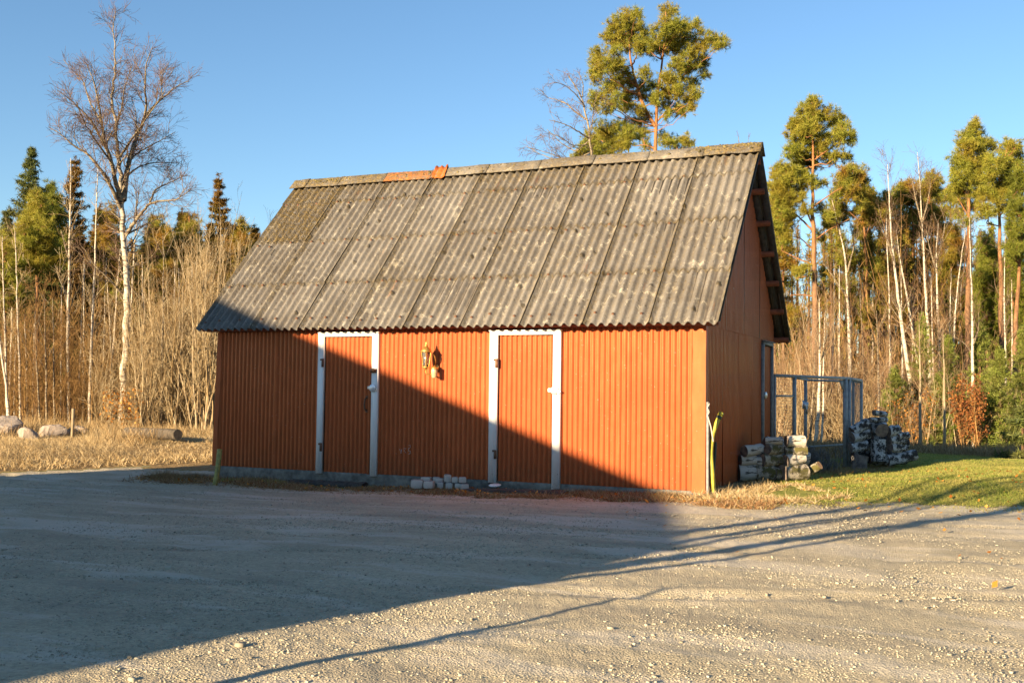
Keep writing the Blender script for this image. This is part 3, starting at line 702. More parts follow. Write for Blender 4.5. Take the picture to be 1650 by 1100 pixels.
# ------------------------------------------------------------------ things round the barn
def small_things():
    # post, cord and hose at the right corner
    g = H(7.72, -.06); mb = MB(); mb.tubes([(np.array([(7.645, -.055, g-.05), (7.64, -.05, 1.10)]), np.array([.019, .019]))], 12, cap=True)
    t = thing('metal_pole', 'thin galvanised metal pole standing at the right corner of the barn', 'pole', (7.645, -.055, g)); smooth_by_angle(mb.build('tube', M['galv'], t))
    mb = MB(); P = [(7.655+.012*cos(k*1.3), -.085+.012*sin(k*1.3), 1.08-.02*k) for k in range(8)]+[(7.69, -.09, .80), (7.72, -.09, .62)]
    mb.tubes([(np.array(P), np.full(len(P), .008))], 6); mb.build('cord', M['cobble'], t)
    def hose(pts, r, name, lab, cap, mat):
        P = np.array(pts); k = len(P)*6; u = np.linspace(0, len(P)-1, k); Q = np.stack([np.interp(u, range(len(P)), P[:, i]) for i in range(3)], 1)
        for _ in range(3): Q[1:-1] = (Q[:-2]+Q[1:-1]*2+Q[2:])/4
        t = thing(name, lab, 'hose', P[0]); mb = MB(); rr = np.full(k, r)*(1+.05*(np.arange(k) % 2)); mb.tubes([(Q, rr)], 14, cap=True)
        smooth_by_angle(mb.build('pipe', mat, t), 60)
        if cap:
            d = Q[-1]-Q[-2]; d /= np.linalg.norm(d); mb = MB(); mb.tubes([(np.array([Q[-1]-d*.06, Q[-1]-d*.02]), np.array([r*1.15]*2))], 14, cap=True); mb.build('collar', M['hosedark'], t)
            mb = MB(); mb.tubes([(np.array([Q[-1]-d*.015, Q[-1]+d*.03]), np.array([r*1.2]*2))], 14, cap=True); mb.build('cap', M['hose'], t)
        return t
    D = 13.15
    def a(px, py, D): return at(px, py, D)
    pts = [a(1151, 797, 13.2), a(1148, 765, 13.2), a(1145, 730, 13.22), a(1148, 700, 13.25), a(1155, 680, 13.28), a(1161, 668, 13.3)]
    pts[0][2] = H(pts[0][0], pts[0][1])
    hose(pts, .028, 'hose', 'yellow-green drain hose with a black collar leaning at the barn right corner', True, M['hose'])
    pts = [a(1147, 797, 13.3), a(1150, 760, 13.3), a(1152, 735, 13.32), a(1153, 712, 13.35)]
    t = hose(pts, .016, 'hose', 'dark green thin hose hanging beside the yellow one', False, M['hosedark'])
    p0 = np.array([.0, -.16, H(0., -.16)]); pts = [a(346, 782, 15.05), a(351, 755, 15.1), a(354, 724, 15.2)]; pts[0][2] = H(*pts[0][:2])-.02
    M['hoseold'] = m_plain('faded_pipe', (.25, .225, .06), .7, 0, .4, 20); hose(pts, .036, 'hose', 'faded yellow-green pipe end leaning at the barn left corner', False, M['hoseold'])
    # cobbles: (px, py bottom, width px, height px, look)
    k = 0
    cob = [(671, 787, 20, 15, 'largest pale cobblestone at the left front of the heap', 2.2), (690, 787, 17, 13, 'squat brown-grey cobblestone second from the left in the heap', 2.2),
           (686, 776, 17, 8, 'long flat grey cobblestone lying behind the largest one', 1.7), (707, 779, 13, 9, 'reddish cobblestone half hidden behind the heap', 1.7),
           (709, 787, 11, 11, 'small dark blue-grey cobblestone in the bottom row', 2.1), (723, 788, 12, 11, 'cobblestone with an orange stained side in the bottom row', 2.1),
           (737, 788, 10, 10, 'small bluish cobblestone third in the bottom row', 2.1), (747, 789, 14, 10, 'brownish cobblestone at the right end of the bottom row', 2.1),
           (720, 777, 12, 13, 'cobblestone standing highest on top of the heap', 2.0), (732, 778, 10, 10, 'small cobblestone in the upper row beside the highest one', 2.0), (744, 778, 12, 10, 'square grey cobblestone at the right end of the upper row', 2.0),
           (702, 776, 11, 8, 'thin slab-like cobblestone behind the heap', 1.5)]
    for px, py, wd, hg, lab, off in cob:
        p = at(px, py, 14.0); 
        # place along the wall at a given distance in front of it
        yy = -.42+(.16 if off < 2.15 else 0)+(.12 if off < 1.8 else 0); d = at(px, py, 1)-CAM; tt = (yy-CAM[1])/d[1]; p = CAM+d*tt; s = tt/FPX
        w_, h_ = wd*s, hg*s; mb = MB()
        n = 5; u = np.linspace(-1, 1, n); V = []; idx = {}
        F = []
        for ax in range(3):
            for sg in (-1, 1):
                b0 = len(V)
                for i in range(n):
                    for j in range(n):
                        v = [0, 0, 0]; v[ax] = sg; v[(ax+1) % 3] = u[i]; v[(ax+2) % 3] = u[j]; v = np.array(v, float)
                        v = v*(1-.13*(np.sum(np.abs(v) > .9)-1)**1.0*.8) if np.sum(np.abs(v) > .9) > 1 else v
                        V.append(v)
                for i in range(n-1):
                    for j in range(n-1):
                        q = (b0+i*n+j, b0+(i+1)*n+j, b0+(i+1)*n+j+1, b0+i*n+j+1); F.append(q if sg > 0 else q[::-1])
        V = np.array(V); key = V*3.1+px
        V = V*(1+.07*np.stack([vnoise(key[:, 0]*1.3+i*9, key[:, 1]*1.3+key[:, 2]*.7, 5) for i in range(3)], 1))
        V = V*np.array([w_/2, w_/2*.9, h_/2])@Rz(rad(RNG.uniform(-14, 14)+25)).T+np.array([p[0], p[1]+.02, p[2]+h_/2])
        mb.add(V, F); o = mb.build('cobblestone', M['cobble'], loc=(p[0], p[1], p[2])); tag(o, lab, 'cobblestone', 'cobblestones heaped against the barn plinth'); smooth_by_angle(o, 60)
    # charred beam on the ground, flat plank on the right and a white lid
    def beam(x0, x1, y, hgt, dep, name, lab, cat):
        t = MB(); n = 24; V = []
        for i in range(n+1):
            x = x0+(x1-x0)*i/n; z = H(x, y)-.02
            for (dy, dzz) in ((-.5, 0), (-.5, .85), (-.2, 1), (.3, 1), (.5, .8), (.5, 0)):
                V.append((x, y+dy*dep*(1+.1*RNG.normal()), z+dzz*hgt*(1+.14*vnoise(i*.8, dy*5)+.05*RNG.normal())))
        F = [(i*6+q, (i+1)*6+q, (i+1)*6+(q+1) % 6, i*6+(q+1) % 6) for i in range(n) for q in range(6)]+[tuple(range(6))[::-1], tuple(n*6+q for q in range(6))]
        t.add(np.array(V), F); o = t.build(name, M['darkwood'], loc=((x0+x1)/2, y, H((x0+x1)/2, y))); tag(o, lab, cat)
    beam(1.62, 2.86, -.28, .10, .16, 'beam', 'charred black beam lying below the left white-framed door', 'beam')
    beam(4.46, 5.9, -.33, .06, .22, 'plank', 'rotten dark plank lying below the right white-framed door', 'plank')
    mb = MB(); p = (4.83, -.20, H(4.83, -.2)+.075); mb.lathe([(0, 0), (.075, 0), (.085, .008), (.07, .018), (0, .022)], p, 22, Rx(rad(8))); o = mb.build('lid', M['white'], loc=p); tag(o, 'small round white lid lying on the dark plank below the right door', 'lid')
    # steel run / cage behind the barn
small_things()

def cage():
    t = thing('wire_enclosure', 'grey steel framed wire mesh enclosure with an open doorway behind the barn', 'enclosure', (8.2, 7, H(8.2, 7)))
    # plan: front plane from barn back corner towards the right post
    A = np.array([7.6, 4.45]); B = at(1366, 745, 19.0)[:2]; zt = 1.51
    zb = min(H(*B), H(*A)); dr = (B-A)/np.linalg.norm(B-A); LN = np.linalg.norm(B-A)
    # side going back to px 1390
    Cc = at(1388, 700, 21.3)[:2]
    def post(p, w_, z0=None, z1=zt, name='post', m='steel'):
        mb = MB(); z0 = H(*p)-.02 if z0 is None else z0; mb.box((p[0], p[1], (z0+z1)/2), (w_, w_, z1-z0), Rz(math.atan2(dr[1], dr[0]))); return mb.build(name, M[m], t)
    def bar(p, q, z, w_, name='rail'):
        mb = MB(); d = np.append(q-p, 0); ln = np.linalg.norm(d); mb.box(((p+q)[0]/2, (p+q)[1]/2, z), (ln, w_, w_), Rz(math.atan2(d[1], d[0]))); return mb.build(name, M['steel'], t)
    def onfront(px):
        best = None
        for u in np.linspace(0, 1.1, 600):
            P = A+(B-A)*u; v = np.array([P[0], P[1], .8])-CAM; x = 825+FPX*(v@CR)/(v@CF)
            if best is None or abs(x-px) < best[0]: best = (abs(x-px), P)
        return best[1]
    post(onfront(1248), .03); P1 = onfront(1280); post(P1, .05); P2 = onfront(1362); post(P2, .06); post(B+dr*.06, .05)
    Dd = onfront(1280)+np.array([-dr[1], dr[0]])*1.2
    bk = at(1298, 690, 19.6)[:2]; post(bk, .045)
    Cb = at(1383-8, 700, 20.3)[:2]; post(Cb, .035); post(Cc, .045)
    bar(A, B+dr*.05, zt, .05); bar(P2, Cc, zt-.0, .05); bar(bk, P1, zt-.02, .04); bar(onfront(1248), P1, 1.18, .03); bar(bk, Cc, zt-.03, .04)
    bar(bk, Cc, .25, .03)
    # gusset plate in the corner of the doorway
    mb = MB(); g = P2-dr*.04; V = [(g[0], g[1], zt-.03), (g[0]-dr[0]*.2, g[1]-dr[1]*.2, zt-.03), (g[0], g[1], zt-.25)]; nn = np.array([-dr[1], dr[0], 0])*.012
    V = np.array(V); mb.add(np.concatenate([V, V+nn]), [(0, 1, 2), (5, 4, 3), (0, 3, 4, 1), (1, 4, 5, 2), (2, 5, 3, 0)]); mb.build('gusset', M['steel'], t)
    # wire mesh panels
    def mesh(p, q, z0, z1, st=.05):
        L = []; d = q-p; ln = np.linalg.norm(d); n = int(ln/st)
        for i in range(n+1):
            P = p+d*i/n; L.append((np.array([(P[0], P[1], z0), (P[0], P[1], z1)]), np.array([.0016]*2)))
        for z in np.arange(z0, z1+.001, st): L.append((np.array([(p[0], p[1], z), (q[0], q[1], z)]), np.array([.0016]*2)))
        mb = MB(); mb.tubes(L, 3); mb.build('wire_mesh', M['steel'], t)
    mesh(onfront(1248), P1, .05, zt); mesh(B, Cc, .05, zt)
    mb = MB(); mb.box((bk[0], bk[1], 1.02), (.10, .08, .14), Rz(.4), jit=.012); mb.box((bk[0]+.01, bk[1], .95), (.05, .1, .16), Rz(.2), jit=.01); mb.build('post_sun_patch', M['lockwhite'], t)  # pale boxes stand in for the sunlit stretch of the back post
cage()

# ------------------------------------------------------------------ birch logs, stones, old trunk
def cyl_log(p, axis, r, ln, name, lab, group, mats_, split=False, roll=0.):
    """a log lying with its centre at p"""
    axis = np.asarray(axis, float); axis /= np.linalg.norm(axis); axis = axis+RNG.normal(0, .09 if name == 'birch_log' else .001, 3)+(CF*RNG.uniform(.05, .35) if r > .03 and split is False and abs(axis[2]) < .9 and name == 'birch_log' else 0); axis /= np.linalg.norm(axis); up = np.array([0, 0, 1.]) if abs(axis[2]) < .9 else np.array([1., 0, 0])
    s = np.cross(axis, up); s /= np.linalg.norm(s); u = np.cross(s, axis)
    t = thing(name, lab, 'log', p, group); n = 18; k = 9; V = []; sd = RNG.integers(1000)
    th = np.linspace(0, 2*pi, n, endpoint=False)
    for i in range(k):
        f = i/(k-1); c = p+axis*ln*(f-.5)
        for a in th:
            rr = r*(1+.09*vnoise(cos(a)*1.5+sd, sin(a)*1.5+f*2.5, 3)+.03*vnoise(a*5, f*9+sd, 4)+.10*math.exp(-((f-.4)**2)/.01-((a-4)**2)/.2))
            x, y = rr*cos(a+roll), rr*sin(a+roll)
            if split: y = min(y, -.05*r+.03*r*vnoise(f*6, sd))
            V.append(c+s*x+u*y)
    V = np.array(V); F = [(i*n+j, i*n+(j+1) % n, (i+1)*n+(j+1) % n, (i+1)*n+j) for i in range(k-1) for j in range(n)]
    mb = MB(); mb.add(V, F); o = mb.build('bark', mats_[0], t); smooth_by_angle(o, 50)
    for e in (0, 1): mb = MB(); mb.add(V[-n:] if e else V[:n]*1., [tuple(range(n)) if e else tuple(range(n))[::-1]]); mb.build('cut_face', mats_[1], t)
    return t
def logs():
    M['logbark'] = m_birch('log_bark', (.56, .51, .43), (.05, .04, .03), .52)
    n = N('log_bark_mossy'); c = n.coord(); f = n.noise(n.coord((2, 2, 2)), 6, 7, .8)
    col = n.mix(n.mask(f, .45, .55), (.36, .32, .25), (.05, .042, .03)); col = n.mix(n.mask(n.noise(c, 9, 5, .7), .47, .58), col, (.085, .075, .018)); n.set(col, .9); n.bump(f, .7, .02); M['logmoss'] = n.m
    n = N('log_end_grey'); r = n.noise(n.coord((1, 1, 1)), 12, 4); n.set(n.ramp(r, [(.3, (.07, .055, .05)), (.7, (.27, .21, .17))]), .9); M['logend'] = n.m
    n = N('log_bark_bluish'); c = n.coord((2, 2, 2)); f = n.noise(c, 4.5, 7, .8); n.set(n.mix(n.mask(f, .47, .52), (.50, .50, .49), (.03, .028, .026)), .85); n.bump(f, .7, .02); M['logdark'] = n.m
    dirr = CR.copy(); dirr[2] = 0
    g1 = 'birch logs piled beside the barn side wall'; g2 = 'birch logs piled right of the enclosure'
    # pile 1, entries: px0, px1, py centre, diameter px, depth, tilt, label, mossy
    D1 = 14.75
    P1 = [(1190, 1219, 761, 25, 'D', 'thick whitish log at the bottom left end of the nearer pile'), (1216, 1246, 761, 25, 'D', 'dark mossy log at the bottom middle of the nearer pile', 1), (1244, 1262, 763, 20, 'D', 'short brown log between the two mossy bottom logs', 1),
          (1256, 1301, 761, 27, 'D', 'long moss-covered log at the bottom right of the nearer pile', 1), (1192, 1218, 741, 17, 'D', 'white log second from the ground at the left of the nearer pile'), (1226, 1262, 741, 20, 'D', 'grey-brown log in the middle of the nearer pile', 1),
          (1262, 1297, 740, 19, 'D', 'cleanest white log on the right of the nearer pile'), (1194, 1232, 725, 18, 'D', 'long white log on the upper left of the nearer pile'), (1233, 1261, 724, 17, 'D', 'upper middle log showing a round orange knot', 1),
          (1265, 1300, 726, 16, 'D', 'mossy log right of the dark gap in the nearer pile', 1), (1234, 1261, 710, 12, 'D', 'thin white log on top of the middle of the nearer pile'), (1266, 1296, 710, 18, 'D', 'topmost right log of the nearer pile'), (1218, 1226, 743, 14, 'D', 'small bluish log wedged in the nearer pile')]
    for e in P1:
        x0, x1, y, d, _, lab = e[:6]; D = D1; s = D/FPX; p = at((x0+x1)/2, y, D)
        cyl_log(p, dirr+np.array([0, 0, .03*RNG.normal()])+.12*RNG.normal()*CF, d*s*.51, (x1-x0)*s*1.0, 'birch_log', lab, g1, (M['logmoss'] if len(e) > 6 else M['logbark'], M['logend']), roll=RNG.uniform(0, 6))
    # back row so the pile has depth
    for i, (px, py) in enumerate(((1205, 760), (1240, 760), (1280, 760), (1205, 738), (1245, 738), (1285, 736), (1250, 716))):
        p = at(px, py, D1+.33); s = (D1+.33)/FPX; cyl_log(p, dirr, 11*s, 36*s, 'birch_log', 'birch log in the hidden back row of the nearer pile', g1, (M['logbark'], M['logend']), roll=i)
    p = at(1309, 756, 14.9); cyl_log(p, np.array([.75, -.45, .35]), .06, .26, 'birch_log', 'leaning log with an orange sawn end right of the nearer pile', g1, (M['logmoss'], M['wood']))
    p = at(1278, 771, 14.6)
    D2 = 18.7
    P2 = [(1371, 1400, 688, 17, .28, 'slanting log with an open black split at the top left of the far pile', 0), (1371, 1400, 701, 17, .12, 'blue-white log third from the top left of the far pile', 0), (1370, 1397, 719, 17, .15, 'white log with a dark rim low on the left of the far pile', 0),
          (1403, 1427, 725, 26, 0, 'widest upright whitish log in the centre of the far pile', 2), (1402, 1427, 689, 22, 0, 'black-ended log with a peaked top in the centre of the far pile', 1),
          (1430, 1448, 694, 18, 0, 'grey log behind the peak on the right of the far pile', 0), (1432, 1458, 709, 15, .05, 'grey log with a red-brown sawn end on the right of the far pile', 0), (1432, 1459, 721, 16, 0, 'long bluish log low on the right of the far pile', 0),
          (1431, 1475, 737, 18, .15, 'long speckled log at the bottom right of the far pile', 0), (1405, 1431, 735, 14, -.55, 'bright white-streaked log sloping down at the bottom of the far pile', 0), (1446, 1464, 702, 12, .1, 'dark stubby log end sticking out on the right of the far pile', 0),
          (1406, 1430, 666, 9, -.15, 'slim log lying alone on the top of the far pile', 0), (1400, 1430, 676, 9, 0, 'pale flat log just below the topmost slim one', 0)]
    for x0, x1, y, d, tl, lab, k in P2:
        s = D2/FPX; p = at((x0+x1)/2, y, D2)
        ax = dirr+np.array([0, 0, tl]); ln = (x1-x0)*s*1.08
        if k == 1: ax = -CF+dirr*.2; ln = .42; p = p+CF*.1
        if k == 2: ax = np.array([0, 0, 1.])+dirr*.05; ln = 35*s; d = 24
        cyl_log(p, ax, d*s*.5, ln, 'birch_log', lab, g2, (M['logdark'], M['logend']), roll=RNG.uniform(0, 6))
    p = at(1386, 745, 18.6); cyl_log(p, np.array([0, 0, 1.])+.25*dirr, .125, .26, 'birch_log', 'split plank-faced log standing upright at the bottom left of the far pile', g2, (M['logend'], M['logend']), split=False)
    for i, (px, py) in enumerate(((1385, 735), (1415, 738), (1445, 736), (1385, 712), (1418, 708), (1446, 714), (1412, 690))):
        p = at(px, py, D2+.4); s = (D2+.4)/FPX; cyl_log(p, dirr, 11*s, 30*s, 'birch_log', 'birch log in the hidden back row of the far pile', g2, (M['logdark'], M['logend']), roll=i)
    # old trunk on the left bank
    p = at(255, 699, 22.5); p0 = at(222, 697, 23.2); ax = at(286, 699, 22.2)-at(215, 697, 23.5)
    pa = at(287, 700, 21.6); pb_ = at(205, 697, 23.4); pa[2] = max(pa[2], H(*pa[:2])+.14); pb_[2] = max(pb_[2], H(*pb_[:2])+.12)
    t = cyl_log((pa+pb_)/2, pa-pb_, .105, np.linalg.norm(pa-pb_), 'fallen_log', 'old fallen tree trunk with a dark charred end in the dry grass on the left', None, (M['trunkgrey'], M['darkwood'])); t['category'] = 'log'  # both end faces are dark all over
logs()
def rocks():
    R = [(14, 693, 50, 34, 23.5, 'big sloping boulder cut by the left edge of the picture'), (47, 701, 36, 20, 22.5, 'dark low boulder second from the left'), (90, 696, 46, 24, 23.5, 'pale boulder with a flat grey face right of the dark one'), (122, 693, 34, 12, 24.8, 'low pale stone half sunk in the grass right of the boulders')]
    for px, py, wd, hg, D, lab in R:
        p = at(px, py, D); gz = H(p[0], p[1]); dz = gz+hg*D/FPX*.36-p[2]; p = p+np.array([0, 0, dz]) if dz > 0 else p; s = D/FPX; mb = MB()
        nu, nv = 22, 14; V = []; sd = px*.37
        for j in range(nv+1):
            for i in range(nu):
                a = 2*pi*i/nu; b = -pi/2+pi*j/nv; d = np.array([cos(a)*cos(b), sin(a)*cos(b), sin(b)])
                # faceted: cut by random planes
                V.append(d)
        V = np.array(V); rg = np.random.default_rng(int(px)); rad_ = np.ones(len(V))*1.25
        for _ in range(10):
            nn = rg.normal(size=3); nn /= np.linalg.norm(nn); dd = rg.uniform(.58, .95); q = V@nn; rad_ = np.where(q > .05, np.minimum(rad_, dd/np.maximum(q, .05)), rad_)
        V = V*rad_[:, None]; V += .03*np.stack([vnoise(V[:, 0]*4+i, V[:, 1]*4+V[:, 2]*3, 9) for i in range(3)], 1)
        V = V*np.array([wd*s/2, wd*s*.4, hg*s*.62])+np.array([p[0], p[1], p[2]-.02])
        mb.add(V, [(j*nu+i, j*nu+(i+1) % nu, (j+1)*nu+(i+1) % nu, (j+1)*nu+i) for j in range(nv) for i in range(nu)])
        o = mb.build('boulder', M['rock'], loc=p); tag(o, lab, 'boulder', 'boulders in the dry grass on the left'); smooth_by_angle(o, 16)
    p = at(117, 690, 23.); g = H(p[0], p[1]); t = at(118, 658, 23.)
    mb = MB(); mb.tubes([(np.array([(p[0], p[1], g-.1), t]), np.array([.035, .03]))], 8, cap=True); o = mb.build('stake', M['graybark'], loc=(p[0], p[1], g)); tag(o, 'short grey wooden stake standing beside the pale boulder', 'stake')
rocks()

# ------------------------------------------------------------------ trees
def path(p0, d0, ln, n, curl, up, rng):
    P = [np.array(p0, float)]; d = np.array(d0, float); d /= np.linalg.norm(d); st = ln/(n-1)
    for i in range(n-1):
        d = d+rng.normal(0, curl, 3)+np.array([0, 0, up]); d /= np.linalg.norm(d); P.append(P[-1]+d*st)
    return np.array(P)
def resample(P, n):
    P = np.asarray(P, float); s = np.concatenate([[0], np.cumsum(np.linalg.norm(np.diff(P[:, :3], axis=0), axis=1))]); u = np.linspace(0, s[-1], n)
    Q = np.stack([np.interp(u, s, P[:, i]) for i in range(P.shape[1])], 1)
    return Q
def smoothp(Q, k=2):
    for _ in range(k): Q[1:-1] = (Q[:-2]+2*Q[1:-1]+Q[2:])/4
    return Q
def children(P, r, k, lo, hi, ang, ln, rng, up=.3, wob=.3, n=6, curl=.12, upc=.04, rf=.5, rmin=.002, taper=True):
    """k side shoots along a polyline (t from lo..hi)"""
    out = []; m = len(P)
    for _ in range(k):
        t = rng.uniform(lo, hi)*(m-1); i = min(int(t), m-2); f = t-i; p = P[i]*(1-f)+P[i+1]*f
        d = P[i+1]-P[i]; d = d/(np.linalg.norm(d)+1e-9)
        s = np.cross(d, rng.normal(size=3)); s /= np.linalg.norm(s)+1e-9
        a = ang*rng.uniform(1-wob, 1+wob); q = d*cos(a)+s*sin(a)+np.array([0, 0, up]); 
        l = ln*rng.uniform(.5, 1.25)*(1.15-.65*t/(m-1) if taper else 1)
        rr = max(rmin, r[i]*rf*rng.uniform(.7, 1))
        c = path(p, q, l, n, curl, upc, rng); out.append((c, np.linspace(rr, rmin, n)))
    return out
def tree_thing(name, label, base, group=None): return thing(name, label, 'tree', base, group)

def bare_tree(name, label, limbs, base, twig, bark, limbbark, dens=1., group=None, rng=None, l1=1.1, l2=.5, l3=.28, up=.25, droop=.0, trunk_r=None, twr=.0035, k1=7, k2=5, k3=3, thin=.03):
    """limbs: list of (points, radii); the first is the trunk"""
    t = tree_thing(name, label, base, group); rng = rng or RNG
    mb = MB(); big = [x for x in limbs]
    mb.tubes(big[:1], 10, a=np.repeat(np.clip((np.arange(len(big[0][0]))/len(big[0][0])-.42)*4, 0, .9), 10) if len(big) > 6 else 0.); 
    mb.build('trunk', bark, t, smooth=True)
    if len(big) > 1:
        pass
    mb = MB()
    if len(big) > 1: mb.tubes(big[1:], 7)
    A = []
    for P, r in limbs:
        ln = np.sum(np.linalg.norm(np.diff(P, axis=0), axis=1)); lo = .35 if P is limbs[0][0] else .15
        A += children(P, r, max(2, int(ln*k1*dens*(1-lo)*.5)), lo, 1., .75, l1, rng, up, n=7, rf=.45, rmin=.006, upc=.06)
    mb.tubes(A, 5); mb.build('limbs', limbbark, t, smooth=True)
    B = []
    for P, r in A:
        ln = np.sum(np.linalg.norm(np.diff(P, axis=0), axis=1)); B += children(P, r, max(2, int(k2*ln*dens+.5)), .1, 1., .7, l2, rng, up*.6, n=5, rf=.6, rmin=twr, upc=.03-droop, curl=.16)
    for P, r in limbs:
        ln = np.sum(np.linalg.norm(np.diff(P, axis=0), axis=1)); B += children(P, r*.4, int(ln*k2*dens*.7), .4, 1., .8, l2, rng, up*.6, n=5, rf=.3, rmin=twr, upc=.03-droop, curl=.16)
    C = []
    for P, r in B: C += children(P, r, k3, .1, 1., .65, l3, rng, up*.3, n=4, rf=.8, rmin=twr*.8, upc=.0-droop, curl=.18)
    mb = MB(); mb.tubes(B, 3); mb.tubes(C, 3); mb.build('crown', twig, t)
    return t

def pxlimb(pts, D, r0, r1, rng, zdev=.0, n=None):
    """limb traced through photo pixels; pts (px,py[,depth offset])"""
    Q = [at(p[0], p[1], D+(p[2] if len(p) > 2 else 0)) for p in pts]; n = n or max(6, len(pts)*4)
    Q = smoothp(resample(Q, n), 2); Q[1:-1] += rng.normal(0, .018 if r0 > .105 else .006, (n-2, 3)); return Q, np.linspace(r0, r1, n)

def hero_birch():
    rng = np.random.default_rng(11); D = 28.5; z = lambda a: [(x/2.444, y/2.444, *r) for x, y, *r in a]
    T = [(197, 702), (201, 600), (204, 540), (205, 480), (203, 430), (198, 380), (196, 327)]+z([(480, 740, .1), (470, 650, .1), (460, 560, .2), (455, 480, .2), (440, 400, .3), (450, 300, .3), (455, 200, .4), (442, 110, .5), (455, 45, .5)])
    limbs = [pxlimb(T, D, .12, .008, rng)]
    b = H(*limbs[0][0][0][:2]); limbs[0][0][0][2] = b-.1
    W = lambda pts, r0, r1=.008: limbs.append(pxlimb(z(pts), D, r0, r1, rng))
    W([(482, 800), (455, 720, -.2), (440, 640, -.5), (415, 570, -.8), (400, 480, -1), (385, 400, -1.2), (370, 320, -1.3), (340, 250, -1.3)], .07)
    W([(486, 790), (495, 700, .2), (520, 590, .5), (545, 520, .8), (580, 440, 1.), (640, 390, 1.1), (690, 340, 1.2), (745, 320, 1.3)], .085)
    W([(560, 490, .8), (578, 420, .6), (570, 350, .2), (575, 250, -.1), (600, 185, -.3)], .04); W([(640, 390, 1.1), (635, 310, 1.6), (665, 245, 2)], .022)
    W([(475, 820), (440, 740, -.3), (400, 670, -.6), (340, 600, -.7), (280, 570, -.8), (250, 535, -.9), (190, 500, -1)], .06)
    W([(425, 600, -.7), (370, 490, -1.3), (310, 420, -1.6), (260, 380, -1.9), (225, 355, -2)], .04); W([(455, 500, .2), (480, 430, 1.), (490, 340, 1.7), (520, 260, 2.)], .035)
    W([(440, 640, -.5), (380, 560, -1.8), (330, 480, -2.6), (300, 400, -3)], .03); W([(470, 620, .1), (540, 520, -1.2), (600, 430, -2), (650, 360, -2.4)], .035)
    W([(400, 480, -1), (350, 400, -.6), (330, 320, -.2), (300, 290, 0)], .028); W([(500, 640, .3), (560, 590, 1.2), (620, 560, 1.8), (690, 520, 2.)], .03)
    W([(495, 925), (540, 860, -.3), (590, 800, -.6), (640, 790, -.9), (700, 790, -1.1), (732, 742, -1.2)], .055); W([(590, 800, -.6), (610, 745, -.2), (680, 715, .2), (735, 690, .4)], .03)
    W([(498, 925), (560, 890, .5), (620, 862, .8)], .03); W([(490, 700, .2), (540, 660, .8), (600, 640, 1.2), (700, 640, 1.5)], .03)
    for pts, r in (([(200, 477), (178, 451, -.3), (156, 432, -.5), (137, 403, -.6), (130, 395, -.6)], .035), ([(205, 434), (223, 425, .2), (243, 421, .3)], .04)): limbs.append(pxlimb(pts, D, r, .008, rng))
    base = limbs[0][0][0].copy(); base[2] = b
    bare_tree('birch_tree', 'tall bare birch with wide spreading crown, tallest tree on the left', limbs, base, M['twig_birch'], M['birch'], M['birchlimb'], 1., rng=rng, l1=.95, l2=.6, l3=.38, up=.12, droop=.02, k1=8, k2=8, k3=5, twr=.0038)
hero_birch()

